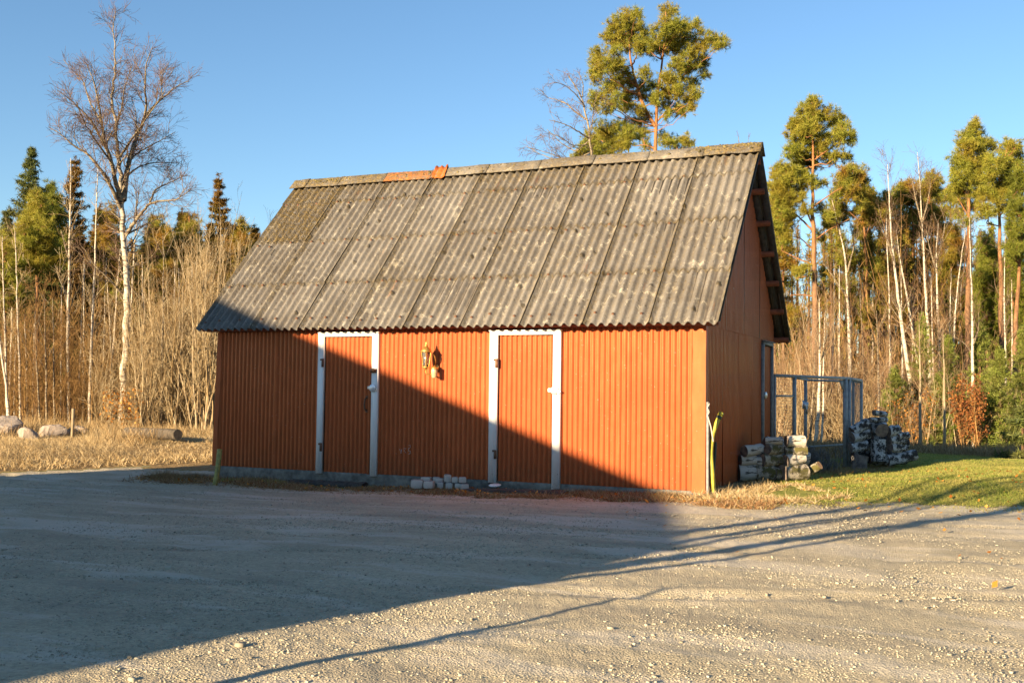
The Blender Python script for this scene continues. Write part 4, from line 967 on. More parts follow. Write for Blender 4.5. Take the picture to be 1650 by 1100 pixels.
def tufts(mb, C, n, L, Wd, rng, up=.25, m=0, jit=.02):
    """needle tufts: C centres, n blades each"""
    k = len(C); P = np.repeat(C, n, 0)+rng.normal(0, jit, (k*n, 3)); D = rng.normal(size=(k*n, 3)); D[:, 2] += up; D /= np.linalg.norm(D, axis=1, keepdims=True)
    mb.blades(P, D, L*rng.uniform(.7, 1.25, k*n), Wd)
def blob_pine(name, label, trunk, limbs, blobs, D, needles, rng, r0=.16, dspread=1.2, dens=1., L=.17, Wd=.034, nb=9, group=None, scale=None, extra_branches=True, bark='pinebark'):
    """trunk/limbs/blobs in photo pixels; foliage pads hang on real boughs at their own depth"""
    tr = pxlimb(trunk, D, r0, .02, rng, n=22)
    b = tr[0][0]; b[2] = H(b[0], b[1])-.1
    t = tree_thing(name, label, (b[0], b[1], H(b[0], b[1])), group)
    mb = MB(); hgt = tr[0][:, 2]; up = np.clip((hgt-hgt[0])/(hgt[-1]-hgt[0])*1.8-.35, 0, 1)
    mb.tubes([tr], 10, a=np.repeat(up, 10)); 
    mb.build('trunk', M[bark], t, smooth=True)
    mb = MB(); allP = [tr[0]]
    for pts, ra in limbs:
        q = pxlimb(pts, D, ra, .015, rng); allP.append(q[0]); mb.tubes([q], 7, a=1.)
    nod = np.concatenate(allP); fol = MB(); br = []; tw = []; Cs = []
    for px, py, rp in blobs:
        off = rng.uniform(-dspread, dspread); c = at(px, py, D+off); r = 1.08*rp/FPX*D
        # bough from a lower point of the trunk/limb
        dd = np.linalg.norm(nod[:, :2]-c[:2], axis=1)+np.abs((c[2]-nod[:, 2])-dd_off(nod, c))*1.3
        s = nod[np.argmin(dd)]
        mid = (s+c)/2+np.array([0, 0, -.12*np.linalg.norm(c-s)]); Q = smoothp(resample([s, mid, c], 8), 2); Q[1:-1] += rng.normal(0, .03, (6, 3)); br.append((Q, np.linspace(max(.014, min(.05, r*.08)), .008, 8)))
        ps = .13*D/34; npf = int(36*dens*(r/.42)**2*(34/D)**1.)+4; v = rng.normal(size=(npf, 3)); v /= np.linalg.norm(v, axis=1, keepdims=True); v *= rng.random((npf, 1))**.42*rng.choice([1., 1., 1., 1.22], (npf, 1)); q = c+v*r*np.array([1, 1, .82]); q[:, 2] = q[:, 2]*.45+.55*(np.round((q[:, 2]+.1*np.sin(q[:, 0]*5)+.08*np.cos(q[:, 1]*6))/.24)*.24)
        Cs.append(q); 
        for e in q[::2]:
            m_ = (c+e)/2+rng.normal(0, .04, 3)-np.array([0, 0, .12*r]); tw.append((np.array([c-np.array([0, 0, .25*r]), m_, e]), np.array([.010, .007, .004])))
    mb.tubes(br, 6, a=1.); mb.tubes(tw, 3, a=.7); mb.build('branches', M[bark], t)
    CC = np.concatenate(Cs); CC = np.repeat(CC, 3, 0)+rng.normal(0, .055*D/34, (len(CC)*3, 3)); tufts(fol, CC, nb+8, L*D/36, Wd*.42*D/36, rng, jit=.02, up=.45); fol.build('crown', needles, t)
    return t
def dd_off(nod, c): return .35*np.linalg.norm(nod[:, :2]-c[:2], axis=1)

def center_pines():
    rng = np.random.default_rng(21); D = 50.; z = lambda x, y: (820+x/4.075, y/4.075)
    zb = lambda L: [(*z(a, b), r/4.075) for a, b, r in L]
    T = [(1054, 700), (1056, 420), (1056, 250)]+[z(*p) for p in ((962, 930), (965, 820), (970, 700), (985, 550), (990, 450), (1000, 380), (1030, 280), (1040, 150), (1030, 70))]
    lim = [([z(960, 830), z(905, 740), z(870, 660), z(840, 560), z(815, 470), z(795, 370), z(790, 250), z(800, 120)], .10),
           ([z(1000, 390), z(960, 370), z(930, 340)], .04), ([z(985, 560), z(1060, 620), z(1150, 500), z(1180, 440)], .05), ([z(970, 800), z(1030, 740), z(1090, 640)], .045), ([z(1035, 260), z(1150, 240), z(1290, 270), z(1390, 290)], .04), ([z(965, 980), z(900, 950), z(820, 960)], .05), ([z(965, 1000), z(1050, 1000), z(1150, 970)], .04)]
    blobs = zb([(770, 115, 60), (835, 95, 38), (740, 170, 70), (700, 240, 75), (670, 160, 34), (800, 200, 85), (880, 210, 50), (650, 250, 40), (760, 290, 80), (860, 290, 70), (590, 350, 42), (560, 390, 45), (610, 430, 70), (680, 440, 60), (560, 470, 45), (580, 520, 40), (690, 360, 50),
                (1020, 50, 22), (1050, 90, 45), (1085, 70, 22), (1040, 150, 60), (1110, 170, 70), (990, 220, 60), (1080, 240, 90), (1170, 190, 60), (1230, 165, 30), (1000, 310, 70), (1080, 320, 70), (1150, 270, 60), (1260, 210, 28), (1230, 310, 65), (1290, 270, 45), (1180, 390, 75), (1260, 420, 60), (1285, 480, 35), (1330, 240, 35), (1370, 270, 50), (1410, 290, 34), (1350, 320, 25), (1180, 460, 60),
                (900, 260, 45), (900, 330, 45), (940, 300, 40), (700, 560, 60), (650, 590, 45), (590, 640, 58), (560, 690, 40), (690, 670, 60), (780, 700, 55), (800, 600, 50), (740, 520, 45), (900, 480, 45), (880, 560, 45), (920, 620, 50), (1030, 520, 50), (1050, 600, 60), (1130, 550, 60), (1200, 560, 50), (1230, 620, 45), (1180, 660, 55), (1110, 700, 55), (1010, 690, 50), (1140, 745, 30), (1200, 700, 30), (850, 720, 45), (640, 720, 40),
                (800, 540, 45), (950, 560, 40), (960, 650, 45), (1060, 520, 45), (1110, 610, 50), (760, 640, 50), (860, 640, 40), (720, 430, 50), (1090, 440, 45), (1150, 460, 45), (760, 480, 35), (1040, 760, 35), (900, 760, 30), (760, 830, 60), (850, 820, 55), (880, 880, 50), (900, 960, 30), (1040, 930, 50), (1090, 950, 45), (1160, 940, 45), (1190, 930, 26), (1010, 900, 30)])
    blob_pine('pine_tree', 'tall forked pine rising behind the middle of the barn roof', T, lim, blobs, D, M['pine'], rng, .23, 1.8, 1.1, L=.15, Wd=.03, nb=9)
    # lower bushy pine to its left
    blobs = zb([(560, 900, 70), (640, 850, 70), (700, 900, 80), (780, 870, 60), (600, 960, 70), (520, 970, 60), (680, 980, 70), (760, 940, 60), (470, 1010, 50), (820, 900, 40), (560, 1030, 60), (650, 1040, 60), (440, 1040, 30)])
    blob_pine('pine_tree', 'low bushy rust-green pine crown just above the roof ridge, left of the forked pine', [(985, 600), (985, 330), (984, 225)], [([z(780, 1100), z(785, 1000), z(790, 950)], .05)], blobs, D-5, M['pine'], rng, .14, 1.4, 1.2, L=.15, Wd=.03)
    # bare birch left of it
    z2 = z; D = 43.; W = lambda pts, r0, dz=0: pxlimb([(*z2(p[0], p[1]), p[2] if len(p) > 2 else 0) for p in pts], D, r0*1.3, .009, rng)
    tr = pxlimb([(956, 690), (955, 400)]+[z2(545, 1040), z2(530, 900), z2(515, 790), z2(490, 680), z2(465, 590), z2(430, 540), z2(390, 500)], D, .13, .02, rng); tr[0][0][2] = H(*tr[0][0][:2])-.1
    limbs = [tr, W([(530, 910), (480, 880, -.3), (400, 830, -.6), (320, 800, -.8), (270, 790, -.9)], .03), W([(515, 790), (440, 740, .3), (380, 680, .6), (300, 650, .8), (250, 640, 1)], .03), W([(500, 700), (440, 620, -.5), (370, 560, -.8), (300, 540, -1)], .022),
             W([(480, 640), (490, 560, .2), (470, 500, .4), (450, 470, .5)], .02), W([(520, 930), (440, 1000, .2), (330, 930, .5), (250, 850, .7)], .025), W([(510, 950), (420, 960, -.4), (340, 900, -.6), (260, 870, -.8)], .02), W([(540, 1000), (400, 1060, .4), (250, 1000, .8), (130, 970, 1.)], .025), W([(545, 860), (550, 760, .3), (570, 650, .5), (590, 590, .6)], .02), W([(400, 1100), (300, 1050, .2), (200, 1010, .4), (110, 960, .5)], .02)]
    b = tr[0][0].copy(); b[2] += .1
    bare_tree('birch_tree', 'bare purple-twigged birch leaning left behind the ridge, left of the forked pine', limbs, b, M['twig_birch'], M['birch'], M['birchlimb'], 1., rng=rng, l1=1., l2=.6, l3=.36, up=.0, droop=.05, k1=4.5, k2=4.5, k3=4, twr=.0055)
    tr = pxlimb([(1197, 700), (1197, 300), (1196, 232), (1190, 222)], 34., .05, .008, rng); tr[0][0][2] = H(*tr[0][0][:2])-.1
    b = tr[0][0].copy(); b[2] += .1
    bare_tree('sapling_tree', 'tip of a bare tree peeping over the ridge near the right gable', [tr, pxlimb([(1197, 300), (1203, 250), (1206, 228)], 34., .02, .006, rng)], b, M['twig_birch'], M['birchlimb'], M['birchlimb'], .8, rng=rng, l1=.35, l2=.25, l3=.15, k1=4, up=.5)
center_pines()

def right_pines():
    rng = np.random.default_rng(31); z = lambda x, y: (1220+x/2.558, 130+y/2.558); zb = lambda L: [(*z(a, b), r/2.558) for a, b, r in L]
    def P(label, trunk, lim, blobs, D, mat, r0, **k):
        T = [z(*p) for p in trunk]; x0 = T[0][0]; T = [(x0, 700)]+T
        return blob_pine('pine_tree', label, T, [([z(*q) for q in pts], r) for pts, r in lim], zb(blobs), D, M[mat], rng, r0, **k)
    P('pointed pine with an orange trunk beside the right gable of the barn', [(240, 900), (232, 620), (228, 400), (232, 200), (235, 90)],
      [([(232, 620), (170, 560), (110, 520)], .045), ([(236, 760), (160, 730), (100, 700)], .04), ([(237, 800), (160, 815)], .03), ([(238, 890), (180, 880), (135, 885)], .03), ([(230, 520), (300, 470), (350, 440)], .03), ([(231, 660), (320, 600), (380, 570)], .03), ([(234, 700), (180, 650), (140, 640)], .03), ([(229, 330), (300, 280), (360, 240)], .03), ([(230, 600), (190, 500), (150, 420)], .035)],
      [(235, 95, 30), (225, 130, 38), (195, 130, 36), (250, 150, 40), (290, 135, 34), (150, 175, 32), (180, 180, 40), (215, 190, 44), (160, 225, 38), (200, 240, 40), (240, 210, 40), (325, 165, 34), (350, 190, 28), (360, 225, 42), (320, 235, 38), (385, 240, 24), (290, 250, 30), (250, 290, 46), (205, 300, 46), (165, 300, 42), (135, 285, 28), (340, 305, 34), (370, 320, 20), (300, 315, 28), (220, 340, 40), (180, 350, 42), (110, 360, 36), (80, 385, 34), (130, 395, 42), (180, 400, 38), (95, 430, 44), (150, 440, 44), (65, 450, 34), (215, 420, 34), (120, 480, 44), (75, 495, 34), (170, 490, 34), (100, 530, 34), (60, 540, 28), (140, 560, 30), (255, 420, 24), (200, 545, 26), (260, 520, 24), (120, 620, 26), (75, 600, 26), (195, 785, 26), (160, 790, 22), (110, 660, 22), (260, 640, 20), (300, 560, 20)], 42., 'pine', 0.171, dspread=1., dens=1.15)
    P('rusty-crowned pine second from the barn, lower than the pointed one', [(452, 1050), (450, 800), (445, 600), (400, 430), (395, 370)], [([(448, 640), (480, 560), (490, 520)], .03), ([(446, 600), (380, 540)], .025)],
      [(395, 365, 26), (370, 380, 30), (425, 385, 30), (345, 400, 26), (390, 410, 42), (430, 425, 30), (350, 440, 32), (385, 460, 40), (330, 470, 24), (420, 470, 34), (455, 500, 32), (485, 530, 30), (440, 540, 30), (395, 540, 28), (470, 570, 24), (350, 520, 20), (420, 590, 22)], 49., 'pinerust', 0.134, dspread=1., dens=1.1)
    P('brown-tinted pine with a slim orange trunk in the middle of the right wood', [(643, 960), (642, 700), (640, 560), (628, 430)], [([(640, 620), (700, 560), (720, 500)], .025)],
      [(625, 425, 24), (600, 445, 28), (640, 450, 30), (590, 480, 30), (620, 500, 28), (560, 500, 26), (655, 490, 28), (640, 540, 30), (575, 540, 26), (530, 540, 22), (610, 580, 24), (660, 560, 22), (540, 580, 22), (600, 620, 20)], 50., 'pinerust', 0.110, dspread=1., dens=1.2)
    P('brown-tinted pine whose crown touches the tall bare birch in the right wood', [(700, 1000), (703, 700), (705, 560), (715, 400)], [], [(718, 395, 22), (700, 420, 28), (735, 420, 28), (690, 450, 26), (725, 455, 34), (750, 480, 28), (700, 490, 28), (740, 520, 26), (760, 550, 24), (690, 530, 24), (730, 570, 24)], 52., 'pinerust', 0.098, dspread=1., dens=1.2)
    P('tall layered pine with the highest crown near the right edge', [(868, 1050), (870, 750), (874, 500), (880, 300), (895, 170)], [([(872, 560), (830, 490)], .03), ([(876, 420), (940, 380), (970, 330)], .035), ([(873, 480), (820, 420)], .03)],
      [(897, 168, 16), (893, 190, 22), (880, 215, 26), (910, 215, 24), (850, 235, 22), (835, 262, 20), (870, 262, 30), (905, 260, 34), (945, 262, 28), (975, 262, 20), (855, 300, 32), (895, 310, 36), (935, 310, 34), (820, 330, 24), (850, 345, 32), (890, 360, 38), (930, 360, 34), (965, 320, 26), (815, 370, 22), (840, 395, 32), (880, 410, 38), (920, 410, 34), (815, 425, 26), (850, 450, 34), (890, 465, 34), (930, 460, 30), (830, 485, 26), (860, 510, 28), (900, 520, 30), (840, 545, 24), (880, 570, 24)], 42., 'pine', 0.159, dspread=.9, dens=1.2)
    P('broad pine with a dark orange trunk second from the right edge', [(1008, 1060), (1002, 850), (1000, 650), (995, 450), (1010, 360), (1035, 270)], [([(997, 480), (950, 450)], .035), ([(1000, 560), (1040, 500), (1060, 480)], .03), ([(1000, 600), (950, 590)], .025), ([(996, 440), (1050, 400)], .03)],
      [(1035, 262, 20), (1060, 275, 24), (1020, 290, 26), (1080, 295, 20), (1045, 310, 32), (1000, 320, 26), (1070, 340, 30), (1020, 350, 34), (975, 350, 28), (1050, 375, 34), (1000, 385, 36), (960, 390, 28), (1030, 415, 36), (1075, 400, 28), (985, 430, 34), (945, 450, 30), (930, 490, 30), (975, 480, 34), (1020, 460, 36), (1055, 450, 30), (1040, 490, 28), (960, 530, 28), (1010, 520, 26), (940, 550, 24), (1050, 540, 22)], 40., 'pine', 0.152, dspread=.9, dens=1.2)
    P('green pine cut by the right edge of the picture', [(1065, 1070), (1078, 800), (1090, 600), (1095, 400)], [([(1085, 650), (1040, 640)], .03)],
      [(1090, 370, 26), (1075, 400, 30), (1095, 430, 34), (1070, 450, 28), (1090, 490, 36), (1065, 510, 26), (1080, 550, 34), (1050, 570, 28), (1095, 600, 34), (1060, 620, 34), (1080, 660, 36), (1040, 660, 30), (1060, 700, 32), (1090, 710, 34), (1035, 700, 24)], 38., 'pinegreen', 0.122, dspread=.8, dens=1.2)
right_pines()
def more_pines():
    rng = np.random.default_rng(35)
    def pads(xc, y0, y1, w0, w1, n, r0, r1):
        return [(xc+rng.uniform(-1, 1)*(w0+(w1-w0)*t), y0+(y1-y0)*t, rng.uniform(r0, r1)) for t in (rng.random(n)**.8)]
    def P(label, px, ytop, ybot, D, mat, r0, w1=34, n=26, rr=(8, 15), lean=0, **k):
        D = D+7 if px > 1200 else D; T = [(px-lean, 700), (px-lean*.6, 560), (px-lean*.2, 420), (px, ytop+4)]; B = [(px, ytop+6, 8), (px-4, ytop+16, 10), (px+5, ytop+20, 10)]+pads(px, ytop+22, ybot, 8, w1, n, *rr)
        blob_pine('pine_tree', label, T, [], B, D, M[mat], rng, r0, dspread=1.1, **k)
    P('rusty pine filling the gap between the pointed pine and the barn gable', 1262, 300, 520, 40, 'pinerust', .09, 26, 30)
    P('sparse pine with a thin trunk behind the pointed pine', 1348, 315, 500, 42, 'pine', .09, 36, 26)
    P('olive pine behind the birch nearest the pointed pine', 1400, 300, 520, 43, 'pine', .08, 32, 26)
    P('bronze pine left of the leaning birch pair', 1425, 312, 520, 40, 'pinerust', .08, 26, 24)
    P('bronze pine behind the leaning birch pair', 1455, 305, 500, 44, 'pinerust', .08, 30, 28)
    P('olive pine behind the tall purple-topped birch', 1495, 288, 520, 45, 'pine', .08, 30, 30)
    P('bronze pine left of the tall layered pine', 1532, 300, 530, 42, 'pinerust', .09, 30, 32)
    P('dark olive pine filling between the two right-hand pines', 1590, 380, 560, 38, 'pinegreen', .09, 36, 36)
    P('dark olive pine low between the right-hand pines and the edge', 1632, 400, 580, 37, 'pinegreen', .09, 34, 34)
    # left side
    P('yellow-green bushy pine below the tall open spruce', 60, 305, 430, 33, 'pine', .10, 44, 40, (10, 18))
    P('dark green round-topped pine beside the slender bronze spruce', 82, 295, 430, 37, 'pinegreen', .09, 30, 30, (9, 16))
    P('yellow-green pine cut by the left edge of the picture', 8, 375, 500, 31, 'pine', .08, 40, 34, (9, 16))
    P('bronze round-topped pine behind the big birch trunk', 178, 335, 480, 38, 'pinerust', .08, 40, 34, (9, 16))
    P('bronze broad pine right of the big birch trunk', 255, 350, 480, 39, 'pinerust', .08, 44, 36, (9, 16))
    P('bronze broad pine left of the narrow rust-brown spruce', 305, 345, 470, 40, 'pinerust', .08, 44, 38, (9, 16))
    P('bronze pine just left of the left roof corner', 390, 352, 470, 41, 'pinerust', .08, 44, 36, (9, 16))
more_pines()

def spruce(name, label, base, hgt, rad_, mat, rng, dens=1., group=None, bare=.1, thin=1., L=.14, Wd=.028, droop=.25, nb=5, step=.34):
    t = tree_thing(name, label, base, group); base = np.array(base, float)
    tr = path(base-np.array([0, 0, .1]), (0, 0, 1), hgt+.1, 12, .006, .05, rng); mb = MB(); mb.tubes([(tr, np.linspace(.012*hgt+.02, .008, 12))], 8); mb.build('trunk', M['sprucebark'], t, smooth=True)
    br = []; C = []; z = hgt*bare
    while z < hgt-.05:
        f = (z-hgt*bare)/(hgt*(1-bare)); Rr = rad_*(1-f)**.85*rng.uniform(.75, 1.1)+.08; k = int(6+3*rng.random())
        p = np.array([np.interp(z+base[2], tr[:, 2], tr[:, i]) for i in range(3)])
        for i in range(k):
            a = rng.uniform(0, 2*pi); r = Rr*rng.uniform(.6, 1.12); d = np.array([cos(a), sin(a), .35-droop-.15*(1-f)]); n = 7
            Q = path(p, d, r, n, .05, .035*(1.2), rng); br.append((Q, np.linspace(.004+.008*r, .003, n)))
            m = int((10+26*r)*dens*thin*1.3); u = rng.uniform(.12, 1, m)*(n-1); ii = np.minimum(u.astype(int), n-2); ff = (u-ii)[:, None]
            q = Q[ii]*(1-ff)+Q[ii+1]*ff; wd = .16*r*(1-.5*u/(n-1))+.03; side = np.cross(Q[-1]-Q[0], [0, 0, 1.]); side /= np.linalg.norm(side)+1e-9
            q = q+side*(rng.uniform(-1.6, 1.6, m)*wd)[:, None]+np.array([0, 0, -1.])*(np.abs(rng.normal(0, .45, m))*wd)[:, None]; C.append(q)
        z += step*rng.uniform(.7, 1.2)*(.5+.5*(1-f))+.03
    C.append(tr[-2:][rng.integers(0, 2, 8)]+rng.normal(0, .04, (8, 3)))
    mb = MB(); mb.tubes(br, 4); mb.build('branches', M['sprucebark'], t); mb = MB(); tufts(mb, np.concatenate(C), nb, L, Wd, rng, up=-.1); mb.build('crown', M[mat], t)
    return t
def spr(px, py_top, D, mat, label, rng, rfrac=.2, pb=690, **k):
    p = at(px, pb, D); b = (p[0], p[1], H(p[0], p[1])); top = at(px, py_top, D); h = top[2]-b[2]
    return spruce('spruce_tree', label, b, h, h*rfrac, mat, rng, **k)
def spruces():
    rng = np.random.default_rng(41)
    spr(38, 236, 36, 'spruce', 'tall open blue-green spruce at the far left', rng, .21, dens=.75, droop=.1)
    spr(62, 318, 36, 'spruce', 'small dark spruce below the tall open one at the far left', rng, .24, dens=1.)
    spr(106, 250, 38, 'sprucebrown', 'slender bronze spruce left of the big bare birch', rng, .19, dens=.6, droop=.1)
    spr(346, 278, 40, 'sprucebrown', 'narrow rust-brown spruce standing highest between the big birch and the barn', rng, .17, dens=.9)
    spr(290, 335, 41, 'sprucebrown', 'rounded rust-brown spruce left of the narrow one', rng, .22, dens=1.2)
    spr(400, 360, 42, 'sprucebrown', 'rust-brown spruce partly hidden by the left roof slope', rng, .22, dens=1.2)
    spr(235, 345, 43, 'spruce', 'dark spruce directly behind the big birch trunk', rng, .2, dens=1.2)
    spr(150, 330, 40, 'sprucebrown', 'bronze spruce between the slender one and the big birch', rng, .18, dens=1.2)
    spr(5, 330, 38, 'spruce', 'dark green spruce cut by the left edge of the picture', rng, .2, dens=1.2)
    spr(1620, 420, 46, 'spruce', 'dark dense spruce behind the orange trunks at the right edge', rng, .26, dens=1.4)
    spr(1530, 470, 46, 'spruce', 'dark spruce low between the birch trunks in the right wood', rng, .24, dens=1.2)
    spr(1580, 515, 38, 'spruceyoung', 'tall light green young spruce right of the copper-leaved bush', rng, .26, dens=.5, pb=720, bare=.03, step=.3, droop=-.05, L=.13, Wd=.022, nb=6)
    spr(1648, 525, 36, 'spruceyoung', 'light green young spruce touching the right edge', rng, .22, dens=.5, pb=720, bare=.03, step=.3, droop=-.05, L=.13, Wd=.022, nb=6)
    spr(1440, 590, 37.5, 'spruceyoung', 'squat olive young spruce above the far log pile', rng, .34, dens=.6, pb=720, bare=.03, step=.3, droop=-.05, L=.13, Wd=.022, nb=6)
    spr(1515, 600, 37, 'spruceyoung', 'squat green young spruce left of the copper-leaved bush', rng, .34, dens=.6, pb=720, bare=.03, step=.3, droop=-.05, L=.13, Wd=.022, nb=6)
    spr(1487, 505, 39, 'spruceyoung', 'olive young spruce left of the copper-leaved bush', rng, .22, dens=.5, pb=720, bare=.03, step=.3, droop=-.05, L=.13, Wd=.022, nb=6)
    spr(1612, 560, 36.5, 'spruceyoung', 'small young spruce between the two light green ones', rng, .3, dens=.8, pb=720, bare=.03, step=.26, droop=-.05, L=.13, Wd=.022, nb=6)
    spr(1530, 540, 39.5, 'spruceyoung', 'thin young spruce directly behind the copper-leaved bush', rng, .22, dens=.8, pb=720, bare=.03, step=.26, droop=-.05, L=.13, Wd=.022, nb=6)
    spr(1648, 655, 21.5, 'spruce', 'low dark spruce bush at the right edge above the lawn', rng, .45, dens=1., pb=735)
spruces()

def thin_tree(name, label, pts, D, r0, bark, twig, rng, dens=.6, group=None, l1=.8, k1=4, up=.6, top=.5, l2=.4, l3=.22, k2=4, k3=2, extra=()):
    if pts[0][0] > 1230: k_ = 1.2; D = D*1.08+5.5; r0 = r0*1.4; l1 *= k_; l2 *= k_; l3 *= k_
    tr = pxlimb(pts, D, r0, .008, rng); tr[0][0][2] = H(*tr[0][0][:2])-.1; b = tr[0][0].copy(); b[2] += .1
    return bare_tree(name, label, [tr]+[pxlimb(e, D, r0*.5, .006, rng) for e in extra], b, twig, bark, M['birchlimb'], dens, group, rng, l1=l1, l2=l2, l3=l3, up=up, k1=k1, k2=k2, k3=k3, twr=.0035)
def thin_birches():
    rng = np.random.default_rng(51); B = M['birch']; Lb = M['birchlimb']; T = M['twig_tan']; TB = M['twig_birch']; TR = M['twig_brown']
    q = [('slim white birch stem leaning left at the very left edge', [(16, 700), (10, 620), (0, 555), (-8, 480), (-12, 400)], 27, .04, B, T, ()),
         ('slim straight birch stem a step right of the leaning one at the left edge', [(12, 695), (10, 600), (7, 500), (5, 440), (4, 380)], 27.5, .035, B, T, ()),
         ('thin white birch stem above the dark low boulder', [(33, 695), (32, 600), (28, 500), (27, 430), (24, 370)], 29, .04, B, T, ()),
         ('thin pale stem rising above the pale boulder with the flat face', [(65, 695), (61, 620), (58, 560), (57, 500)], 28, .03, Lb, TR, ()),
         ('straight pale stem left of the stake', [(75, 695), (74, 600), (73, 550), (72, 480)], 28, .035, Lb, TR, ()),
         ('straight orange-tinted stem just left of the stake', [(88, 695), (87, 600), (86, 540), (85, 480)], 28, .03, Lb, TR, ()),
         ('white birch with forked upper stems halfway between the left edge and the big birch', [(112, 696), (110, 600), (110, 500), (112, 400), (113, 330), (115, 290), (114, 255)], 30, .07, B, T, ([(110, 480), (98, 455), (88, 425)], [(112, 420), (105, 395), (98, 370)])),
         ('white birch next on the left of the big birch', [(144, 697), (146, 600), (150, 500), (153, 420), (155, 330), (158, 270)], 29, .055, B, T, ()),
         ('pale curved stem crossing behind the big birch trunk', [(172, 695), (178, 600), (186, 520), (190, 440), (194, 400)], 30, .045, B, T, ()),
         ('thin pale birch just right of the big birch trunk', [(204, 695), (207, 560), (213, 470), (216, 400), (222, 340)], 31, .045, B, T, ()),
         ('forked pale tree right of the oak-leaved shrub', [(260, 700), (262, 620), (262, 540), (264, 440), (262, 380)], 27, .04, Lb, T, ()),
         ('pale leaning stem at the far left behind the slim birches', [(18, 560), (20, 480), (24, 420), (28, 390)], 33, .04, B, T, ()),
         # right wood
         ('white birch nearest the pointed pine in the right wood', [(1370, 700), (1369, 560), (1366, 480), (1362, 410), (1350, 360), (1340, 320)], 34, .075, B, TB, ([(1365, 440), (1375, 400), (1380, 380)], [(1366, 480), (1345, 450), (1325, 420)])),
         ('left one of two white birches leaning outward in the right wood', [(1480, 700), (1458, 560), (1450, 500), (1441, 430), (1436, 380), (1432, 300), (1430, 265)], 32, .075, B, TB, ([(1440, 420), (1428, 380), (1420, 350)],)),
         ('right one of two white birches leaning outward in the right wood', [(1500, 700), (1475, 560), (1462, 480), (1450, 420), (1444, 370)], 33, .07, B, TB, ()),
         ('tall bare birch with a fine purple top in the middle of the right wood', [(1500, 700), (1497, 560), (1492, 480), (1488, 400), (1484, 330), (1480, 260), (1478, 245)], 36, .07, B, TB, ([(1486, 360), (1475, 320), (1468, 280)], [(1486, 360), (1496, 320), (1500, 290)])),
         ('white birch with several rising forks right of the leaning pair', [(1518, 700), (1514, 560), (1510, 480), (1508, 400), (1512, 360)], 32, .065, B, TB, ([(1510, 440), (1498, 400), (1492, 370)], [(1509, 420), (1520, 380), (1524, 350)])),
         ('slim white birch leaning right across the brown pines', [(1535, 700), (1536, 560), (1541, 480), (1548, 420), (1556, 370)], 32, .05, B, TB, ()),
         ('slim pale birch in front of the tall layered pine', [(1568, 700), (1567, 560), (1566, 480), (1563, 400), (1562, 350)], 30, .055, B, TB, ()),
         ('slim pale birch hugging the orange trunk of the broad pine', [(1622, 700), (1620, 560), (1618, 480), (1619, 420), (1620, 380)], 30, .04, B, TB, ()),
         ('thin birch stem left of the leaning pair in the right wood', [(1434, 700), (1434, 560), (1433, 480), (1430, 410), (1428, 350)], 35, .05, B, TB, ()),
         ('thin birch stem between pointed pine and its neighbour birch', [(1395, 700), (1392, 600), (1388, 520), (1386, 470)], 34, .04, Lb, TB, ()),
         ('thin pale stem behind the far log pile', [(1415, 720), (1416, 640), (1415, 560), (1412, 500)], 27, .035, Lb, M['twig_red'], ()),
         ('grey thin trunk standing in the shade right of the far log pile', [(1483, 728), (1483, 640), (1482, 560), (1481, 520)], 22.5, .04, M['graybark'], M['twig_red'], ()),
         ('grey thin trunk left of the copper-leaved bush', [(1522, 728), (1522, 640), (1521, 580), (1519, 520)], 23, .035, M['graybark'], M['twig_red'], ()),
         ('white curved birch stem seen through the enclosure doorway', [(1313, 722), (1319, 660), (1321, 600), (1321, 540), (1320, 480)], 25, .05, B, M['twig_red'], ([(1321, 600), (1328, 560), (1334, 520)],)),
         ('thin winding birch stem right of the curved one in the doorway', [(1323, 722), (1327, 650), (1326, 600), (1328, 540), (1330, 500)], 25, .028, B, M['twig_red'], ()),
         ('thin birch stem left of the curved one in the doorway', [(1304, 722), (1309, 650), (1312, 600), (1314, 540)], 25.5, .028, Lb, M['twig_red'], ())]
    for lab, pts, D, r, bk, tw, ex in q:
        thin_tree('birch_tree' if bk is not M['graybark'] else 'sapling_tree', lab, pts, D, r*.95, bk, tw, rng, extra=ex, dens=1.2 if pts[0][0] > 1330 else .9, up=.5, k1=5, l1=1.1, l2=.6, l3=.35, k3=3)
thin_birches()

